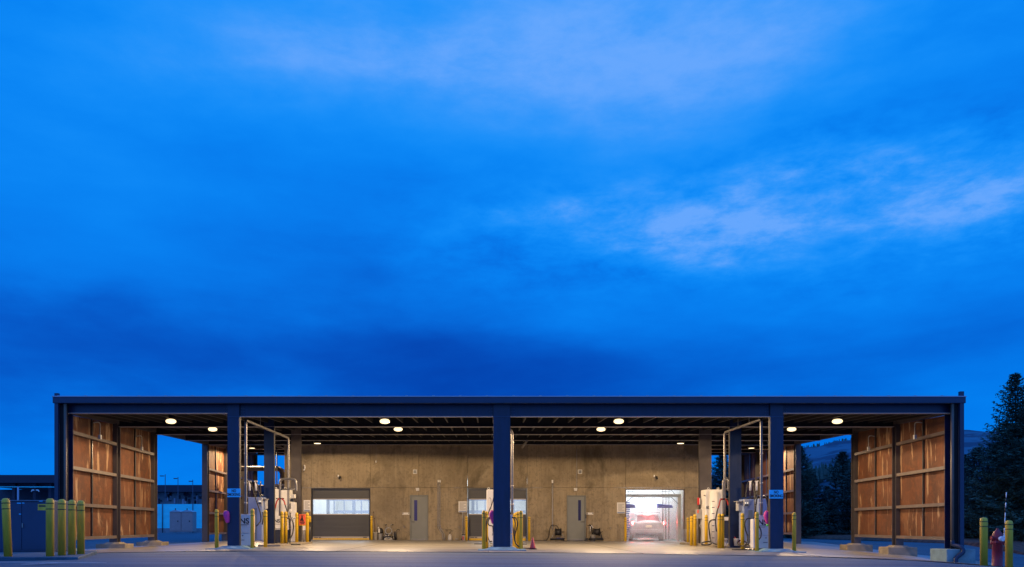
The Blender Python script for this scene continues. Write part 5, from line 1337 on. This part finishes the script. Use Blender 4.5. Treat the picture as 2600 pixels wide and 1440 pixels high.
b = MB(); b.box(X(97, tc), X(119, tc), y - .018, y - .0145, Z(1296, tc), Z(1280, tc)); b.build('warning_label', 'olive', r)
b = MB(); b.box(X(99.5, tc), X(116.5, tc), y - .021, y - .0185, Z(1287, tc), Z(1283, tc)); b.build('label_print', 'ink', r)
b = MB(); b.box(X(44, tc), X(54, tc), y - .018, y - .0145, Z(1279, tc), Z(1276.5, tc)); b.box(X(56.5, tc), X(63, tc), y - .018, y - .0145, Z(1278.5, tc), Z(1276.5, tc)); b.box(X(49, tc), X(54.5, tc), y - .018, y - .0145, Z(1306.5, tc), Z(1304.3, tc)); b.box(X(101, tc), X(110, tc), y - .034, y - .031, Z(1273.5, tc), Z(1271.8, tc)); b.build('id_sticker', 'signblue', r)
r = thing('small_cabinet', 'smaller dark cabinet just right of and behind the large utility cabinet', 'cabinet', (X(142, -.1), 21.6, .0))
b = MB(); b.box(X(120, -.08), X(147, -.08), 22.1, 22.6, 1.18, Z(1276, -.08), bev=.01); b.build('head', 'cabtrim', r)
b = MB(); b.box(X(137.5, -.08), X(139, -.08), 22.12, 22.5, 0, 1.1795); b.build('leg', 'cabinet', r)

# ------------------------------------------------------------------ hydrant
th = S0 / 106 - 1; hx = X(2532.5, th); hy = Yt(th); hz = .7 - 112 / 106
r = thing('fire_hydrant', 'dark red fire hydrant with white side caps between two bollards', 'hydrant', (hx, hy, hz))
b = MB(); b.lathe([(.15, 0), (.15, .06), (.115, .08), (.112, .62), (.135, .63), (.14, .68), (.13, .70)], (hx, hy, hz), 22); b.build('barrel', 'redpaint', r)
b = MB(); b.lathe([(.125, .70), (.12, .80), (.10, .88), (.06, .94), (.03, .96), (.03, 1.0), (.018, 1.005)], (hx, hy, hz), 20); b.build('bonnet', 'redpaint', r)
b = MB(); z = hz + .775; b.tube([(hx + .05, hy, z), (hx + .19, hy, z)], .055, 14); b.tube([(hx + .19, hy, z), (hx + .235, hy, z)], .07, 14); b.tube([(hx, hy - .08, z - .02), (hx + .03, hy - .17, z - .02)], .06, 14); b.build('outlet_cap', 'snowwhite', r)
b = MB(); b.tube([(hx - .15, hy, z), (hx - .09, hy, z)], .05, 12); b.build('side_nozzle', 'redpaint', r)
b = MB(); 
for a in range(8):
    an = a * .785; b.tube([(hx + math.cos(an) * .137, hy + math.sin(an) * .137, hz + .61), (hx + math.cos(an) * .137, hy + math.sin(an) * .137, hz + .72)], .012, 6)
b.build('bolt', 'redpaint', r)
b = MB(); b.tube(spline([(hx + .1, hy - .09, z - .03), (hx + .15, hy - .12, z - .12), (hx + .2, hy - .05, z - .06)], 5), .008, 5); b.build('chain', 'galv', r)
r = thing('marker_rod', 'thin black and white striped marker rod rising from the hydrant', 'marker', (hx + .14, hy, z))
a = Vector((hx + .15, hy - .01, z)); c = P(2555.5, 1250, th)
for k in range(9):
    b = MB(); b.tube([a.lerp(c, k / 9), a.lerp(c, (k + .97) / 9)], .011, 6); b.build('stripe', 'snowwhite' if k in (0, 1, 3, 4, 6, 8) else 'ink', r)

# ------------------------------------------------------------------ far background left
def at(px, py, Y): return Vector(((px - 1240) / 2064 * Y, Y, .7 + (1336 - py) / 2064 * Y))
Y = 62
r = thing('distant_canopy', 'dark flat-roofed canopy building beyond the utility cabinet on the left', 'building', at(60, 1345, Y))
a, c = at(-160, 1226, Y), at(158, 1206, Y)
b = MB(); b.box(a.x, c.x, Y, Y + 14, a.z, c.z); b.build('roof', 'distdark', r)
b = MB(); a, c = at(-160, 1237, Y + 1), at(156, 1226.3, Y + 1); b.box(a.x, c.x, Y + 1, Y + 1.3, a.z, c.z); b.build('beam', 'distmid', r)
b = MB(); a, c = at(-160, 1350, Y + 8), at(165, 1226.5, Y + 8); b.box(a.x, c.x, Y + 8, Y + 8.3, -.1, 3.85); b.build('wall', 'distmid', r)
for px in (36, 89, 128):
    b = MB(); a, c = at(px - 3.6, 1300, Y + .5), at(px + 3.6, 1226.5, Y + .5); b.box(a.x, c.x, Y + .4, Y + .8, -.1, c.z); b.build('column', 'distdark', r)
b = MB(); p0 = at(0, 1236.6, Y); b.tube([at(-150, 1236.6, Y), at(46, 1236.6, Y)], .035, 6); b.tube([at(46, 1236.6, Y), at(158, 1237, Y)], .035, 6); b.build('rail_pipe', 'paleblue', r)
b = MB(); a = at(46, 1236, Y - .2); b.tube([(a.x, a.y, 0), (a.x, a.y, a.z)], .07, 8); b.build('downpipe', 'distlight', r)
for px in (83.5, 95):
    b = MB(); s = 1 if px > 89 else -1; q = at(px, 1248, Y); b.tube([q + Vector((-.1 * s, 0, .1)), q + Vector((.05 * s, 0, .1)), q + Vector((.13 * s, 0, -.02))], .05, 7); b.build('flood_light', 'snowwhite', r)
Y = 112
r = thing('distant_hangar', 'long low dark roofed building far behind the portable toilets', 'building', at(450, 1345, Y))
b = MB(); a, c = at(300, 1249, Y), at(700, 1231.5, Y); b.box(a.x, c.x, Y, Y + 20, a.z, c.z); b.build('roof', 'distdark', r)
b = MB(); a, c = at(300, 1342, Y + 2), at(690, 1249, Y + 2); b.box(a.x, c.x, Y + 2, Y + 18, -.1, c.z); b.build('wall', 'yardwall', r)
rnd = random.Random(3)
for k in range(26):
    px = rnd.uniform(398, 512); py = rnd.uniform(1254, 1276); w = rnd.uniform(.08, .35); h = rnd.uniform(.15, .8); q = at(px, py, Y + 1.8)
    b = MB(); b.box(q.x - w / 2, q.x + w / 2, q.y, q.y + .15, q.z - h / 2, q.z + h / 2); b.build('window', 'distdark' if k % 4 else 'distlight', r)
Y = 98
r = thing('pale_fence', 'smooth pale blue fence panel wall behind the portable toilets', 'fence', at(450, 1345, Y))
a, c = at(300, 1345, Y), at(680, 1280, Y); b = MB(); b.box(a.x, c.x, Y, Y + .15, .45, c.z); b.build('panel', 'paleblue', r)
b = MB(); b.box(a.x, c.x, Y - .05, Y + .25, -.1, .449); b.build('kerb', 'yardwall', r)
for px in (412.5, 489.5, 560, 340):
    b = MB(); q = at(px, 1278, Y - .1); b.tube([(q.x, q.y, -.1), (q.x, q.y, q.z)], .05, 6); b.build('post', 'distmid', r)
for i, (px, py, wd) in enumerate(((419.5, 1208.5, 11), (452, 1215, 9), (489.5, 1222, 8))):
    Yp = (108, 110, 111)[i]
    r = thing('light_pole', ['nearest and tallest', 'middle', 'farthest and lowest'][i] + ' of three unlit pole lamps beyond the left gap', 'street lamp', at(px, 1345, Yp), 'far unlit pole lamps')
    b = MB(); q = at(px, py - 4, Yp); b.tube([(q.x, Yp, 0), (q.x, Yp, q.z)], .045, 7); b.build('pole', 'distmid', r)
    b = MB(); q = at(px, py, Yp); e = at(px - wd, py, Yp); b.tube([q, e], .03, 6); b.box(e.x - .1, e.x + .35, Yp - .1, Yp + .1, e.z - .07, e.z + .05); b.build('lamp_head', 'distmid', r)
Y = 88
for i, (pa, pb) in enumerate(((430.5, 459.5), (460.2, 489))):
    r = thing('portable_toilet', ('left' if i == 0 else 'right') + ' of two grey portable toilets in the left gap', 'portable toilet', at((pa + pb) / 2, 1350, Y), 'grey portable toilets')
    a, c = at(pa, 1350, Y), at(pb, 1300, Y); b = MB(); b.box(a.x, c.x, Y, Y + 1.2, a.z, c.z, bev=.03); b.build('cabin', 'portable', r)
    m_ = (a.x + c.x) / 2; zr = c.z
    b = MB(); b.hexa([(a.x - .04, Y - .06, zr + .001), (c.x + .04, Y - .06, zr + .001), (c.x + .04, Y + 1.25, zr + .001), (a.x - .04, Y + 1.25, zr + .001), (m_ - .12, Y - .06, zr + .2), (m_ + .12, Y - .06, zr + .2), (m_ + .12, Y + 1.25, zr + .2), (m_ - .12, Y + 1.25, zr + .2)]); b.build('roof', 'paleroof', r)
    b = MB(); b.box(a.x + .12, c.x - .1, Y - .02, Y - .001, a.z + .12, c.z - .05, bev=.005); d_ = b.build('door', 'portable', r)
    b = MB(); b.box(c.x - .38, c.x - .28, Y - .05, Y - .021, a.z + 1.05, a.z + 1.2); b.build('handle', 'ink', d_)
    b = MB(); b.tube([(a.x + .3, Y + .9, zr + .1), (a.x + .3, Y + .9, zr + .42)], .05, 7); b.build('vent_pipe', 'ink', r)

# ------------------------------------------------------------------ sky
w = bpy.data.worlds.new('World'); scn.world = w; w.use_nodes = True
nt = w.node_tree; bg = nt.nodes['Background']; N = nt.nodes.new; Lk = nt.links.new
geo = N('ShaderNodeTexCoord'); sep = N('ShaderNodeSeparateXYZ'); Lk(geo.outputs['Generated'], sep.inputs[0])
def mth(op, a, b=None, c=None):
    n = N('ShaderNodeMath'); n.operation = op
    for i, v in enumerate((a, b, c)):
        if v is None: continue
        if isinstance(v, (int, float)): n.inputs[i].default_value = v
        else: Lk(v, n.inputs[i])
    return n.outputs[0]
x_, y_o, z_ = sep.outputs
az = mth('ARCTAN2', x_, y_o)
hyp = mth('SQRT', mth('ADD', mth('MULTIPLY', x_, x_), mth('MULTIPLY', y_o, y_o)))
el = mth('ARCTAN2', z_, hyp)
comb = N('ShaderNodeCombineXYZ'); Lk(az, comb.inputs[0]); Lk(mth('MULTIPLY', el, 2.3), comb.inputs[1])
wn = N('ShaderNodeTexNoise'); wn.inputs['Scale'].default_value = 2.3; wn.inputs['Detail'].default_value = 6; wn.inputs['Roughness'].default_value = .55; Lk(comb.outputs[0], wn.inputs['Vector'])
wsep = N('ShaderNodeSeparateColor'); Lk(wn.outputs['Color'], wsep.inputs[0])
waz = mth('ADD', az, mth('MULTIPLY', mth('SUBTRACT', wsep.outputs[0], .5), .30))
wel = mth('ADD', el, mth('MULTIPLY', mth('SUBTRACT', wsep.outputs[1], .5), .16))
def blob(px, py, sx, sy, amp):
    dx = (px - 1240) / 2064; a0 = math.atan(dx); e0 = math.atan((1336 - py) / 2064 * math.cos(a0))
    u = mth('MULTIPLY', mth('SUBTRACT', waz, a0), 1 / (sx / 2064)); v = mth('MULTIPLY', mth('SUBTRACT', wel, e0), 1 / (sy / 2064))
    r2 = mth('ADD', mth('MULTIPLY', u, u), mth('MULTIPLY', v, v))
    return mth('MULTIPLY', mth('EXPONENT', mth('MULTIPLY', r2, -1)), amp)
blobs = [(1350, 50, 700, 190, .42), (1900, 60, 460, 190, .20), (720, 110, 500, 170, .24), (1500, 250, 700, 140, .12), (1600, 560, 380, 60, .28), (1950, 610, 330, 50, .16), (2150, 470, 520, 90, .26), (2300, 600, 300, 60, .12), (2450, 500, 260, 80, .15),
         (1250, 660, 700, 100, -.03), (60, 890, 480, 90, -.12), (850, 880, 700, 110, -.06), (1300, 920, 900, 120, -.12), (2350, 250, 350, 120, -.08), (2300, 800, 600, 140, .03), (1300, 1000, 1500, 110, -.12), (250, 300, 380, 300, .02), (1600, 400, 600, 60, -.03), (2000, 820, 500, 130, .06), (1700, 330, 900, 120, .06), (200, 450, 500, 200, .04)]
tot = 0.395
acc = None
for bdef in blobs:
    o_ = blob(*bdef); acc = o_ if acc is None else mth('ADD', acc, o_)
fn = N('ShaderNodeTexNoise'); fn.inputs['Scale'].default_value = 3.2; fn.inputs['Detail'].default_value = 7; fn.inputs['Roughness'].default_value = .5; fn.inputs['Distortion'].default_value = .35
cm2 = N('ShaderNodeCombineXYZ'); Lk(az, cm2.inputs[0]); Lk(mth('MULTIPLY', el, 3.6), cm2.inputs[1]); cm2.inputs[2].default_value = 4.2; Lk(cm2.outputs[0], fn.inputs['Vector'])
acc = mth('ADD', acc, mth('MULTIPLY', mth('SUBTRACT', fn.outputs[0], .5), .34))
hn = N('ShaderNodeTexNoise'); hn.inputs['Scale'].default_value = 12; hn.inputs['Detail'].default_value = 8; hn.inputs['Roughness'].default_value = .64; hn.inputs['Distortion'].default_value = .15
cm3 = N('ShaderNodeCombineXYZ'); Lk(az, cm3.inputs[0]); Lk(mth('MULTIPLY', el, 2.6), cm3.inputs[1]); cm3.inputs[2].default_value = 1.7; Lk(cm3.outputs[0], hn.inputs['Vector'])
wm = mth('MAXIMUM', blob(1800, 560, 520, 110, 1.0), blob(2380, 520, 420, 130, 1.0))
wm = mth('MAXIMUM', wm, blob(2150, 440, 500, 100, .9)); wm = mth('MAXIMUM', wm, blob(1500, 540, 300, 60, .8)); wm = mth('MAXIMUM', wm, blob(1400, 130, 900, 150, .35))
acc = mth('ADD', acc, mth('MULTIPLY', mth('MULTIPLY', mth('SUBTRACT', hn.outputs[0], .48), 1.45), mth('ADD', wm, .055)))
acc = mth('ADD', acc, tot)
ramp = N('ShaderNodeValToRGB'); cr = ramp.color_ramp; cr.interpolation = 'B_SPLINE'
cr.elements[0].position = 0.0; cr.elements[0].color = (.0003, .035, .32, 1)
cr.elements[1].position = 1.0; cr.elements[1].color = (.15, .40, .985, 1)
for p_, c_ in ((.20, (.0004, .075, .52)), (.40, (.0006, .205, .88)), (.60, (.002, .27, .955)), (.8, (.035, .315, .965))):
    e = cr.elements.new(p_); e.color = (*c_, 1)
Lk(acc, ramp.inputs[0])
# brighter, paler sky added out of view, overhead and behind camera, as fill
over = N('ShaderNodeMapRange'); over.inputs[1].default_value = .66; over.inputs[2].default_value = 1.1; Lk(el, over.inputs[0]); over.interpolation_type = 'SMOOTHSTEP'
back = N('ShaderNodeMapRange'); back.inputs[1].default_value = .1; back.inputs[2].default_value = -.6; Lk(y_o, back.inputs[0]); back.interpolation_type = 'SMOOTHSTEP'
mxf = mth('MAXIMUM', over.outputs[0], back.outputs[0])
mixw = N('ShaderNodeMix'); mixw.data_type = 'RGBA'; Lk(mxf, mixw.inputs[0]); Lk(ramp.outputs[0], mixw.inputs[6]); mixw.inputs[7].default_value = (.115, .38, 1.25, 1)
sky = N('ShaderNodeTexSky'); sky.sky_type = 'NISHITA'; sky.sun_disc = False; sky.sun_elevation = R(-4); sky.sun_rotation = R(200)
addn = N('ShaderNodeMix'); addn.data_type = 'RGBA'; addn.blend_type = 'ADD'; addn.inputs[0].default_value = .1; Lk(mixw.outputs[2], addn.inputs[6]); Lk(sky.outputs[0], addn.inputs[7])
Lk(addn.outputs[2], bg.inputs['Color']); bg.inputs['Strength'].default_value = 1.0

# ------------------------------------------------------------------ camera
cam = bpy.data.cameras.new('camera'); co = bpy.data.objects.new('camera', cam); col.objects.link(co); scn.camera = co
co.location = (0, 0, .7); co.rotation_euler = (R(90), 0, 0)
cam.sensor_width = 36; cam.lens = 36 * 2064 / 2600; cam.shift_x = (1300 - 1240) / 2600; cam.shift_y = (1336 - 720) / 2600
cam.clip_start = .1; cam.clip_end = 6000
vs = scn.view_settings; vs.view_transform = 'Standard'; vs.look = 'None'; vs.exposure = 0; vs.gamma = 1
scn.cycles.use_denoising = True
scn.cycles.max_bounces = 6; scn.cycles.diffuse_bounces = 3; scn.cycles.glossy_bounces = 3; scn.cycles.transparent_max_bounces = 12; scn.cycles.volume_bounces = 1
scn.cycles.volume_step_rate = 2.0; scn.cycles.sample_clamp_indirect = 6
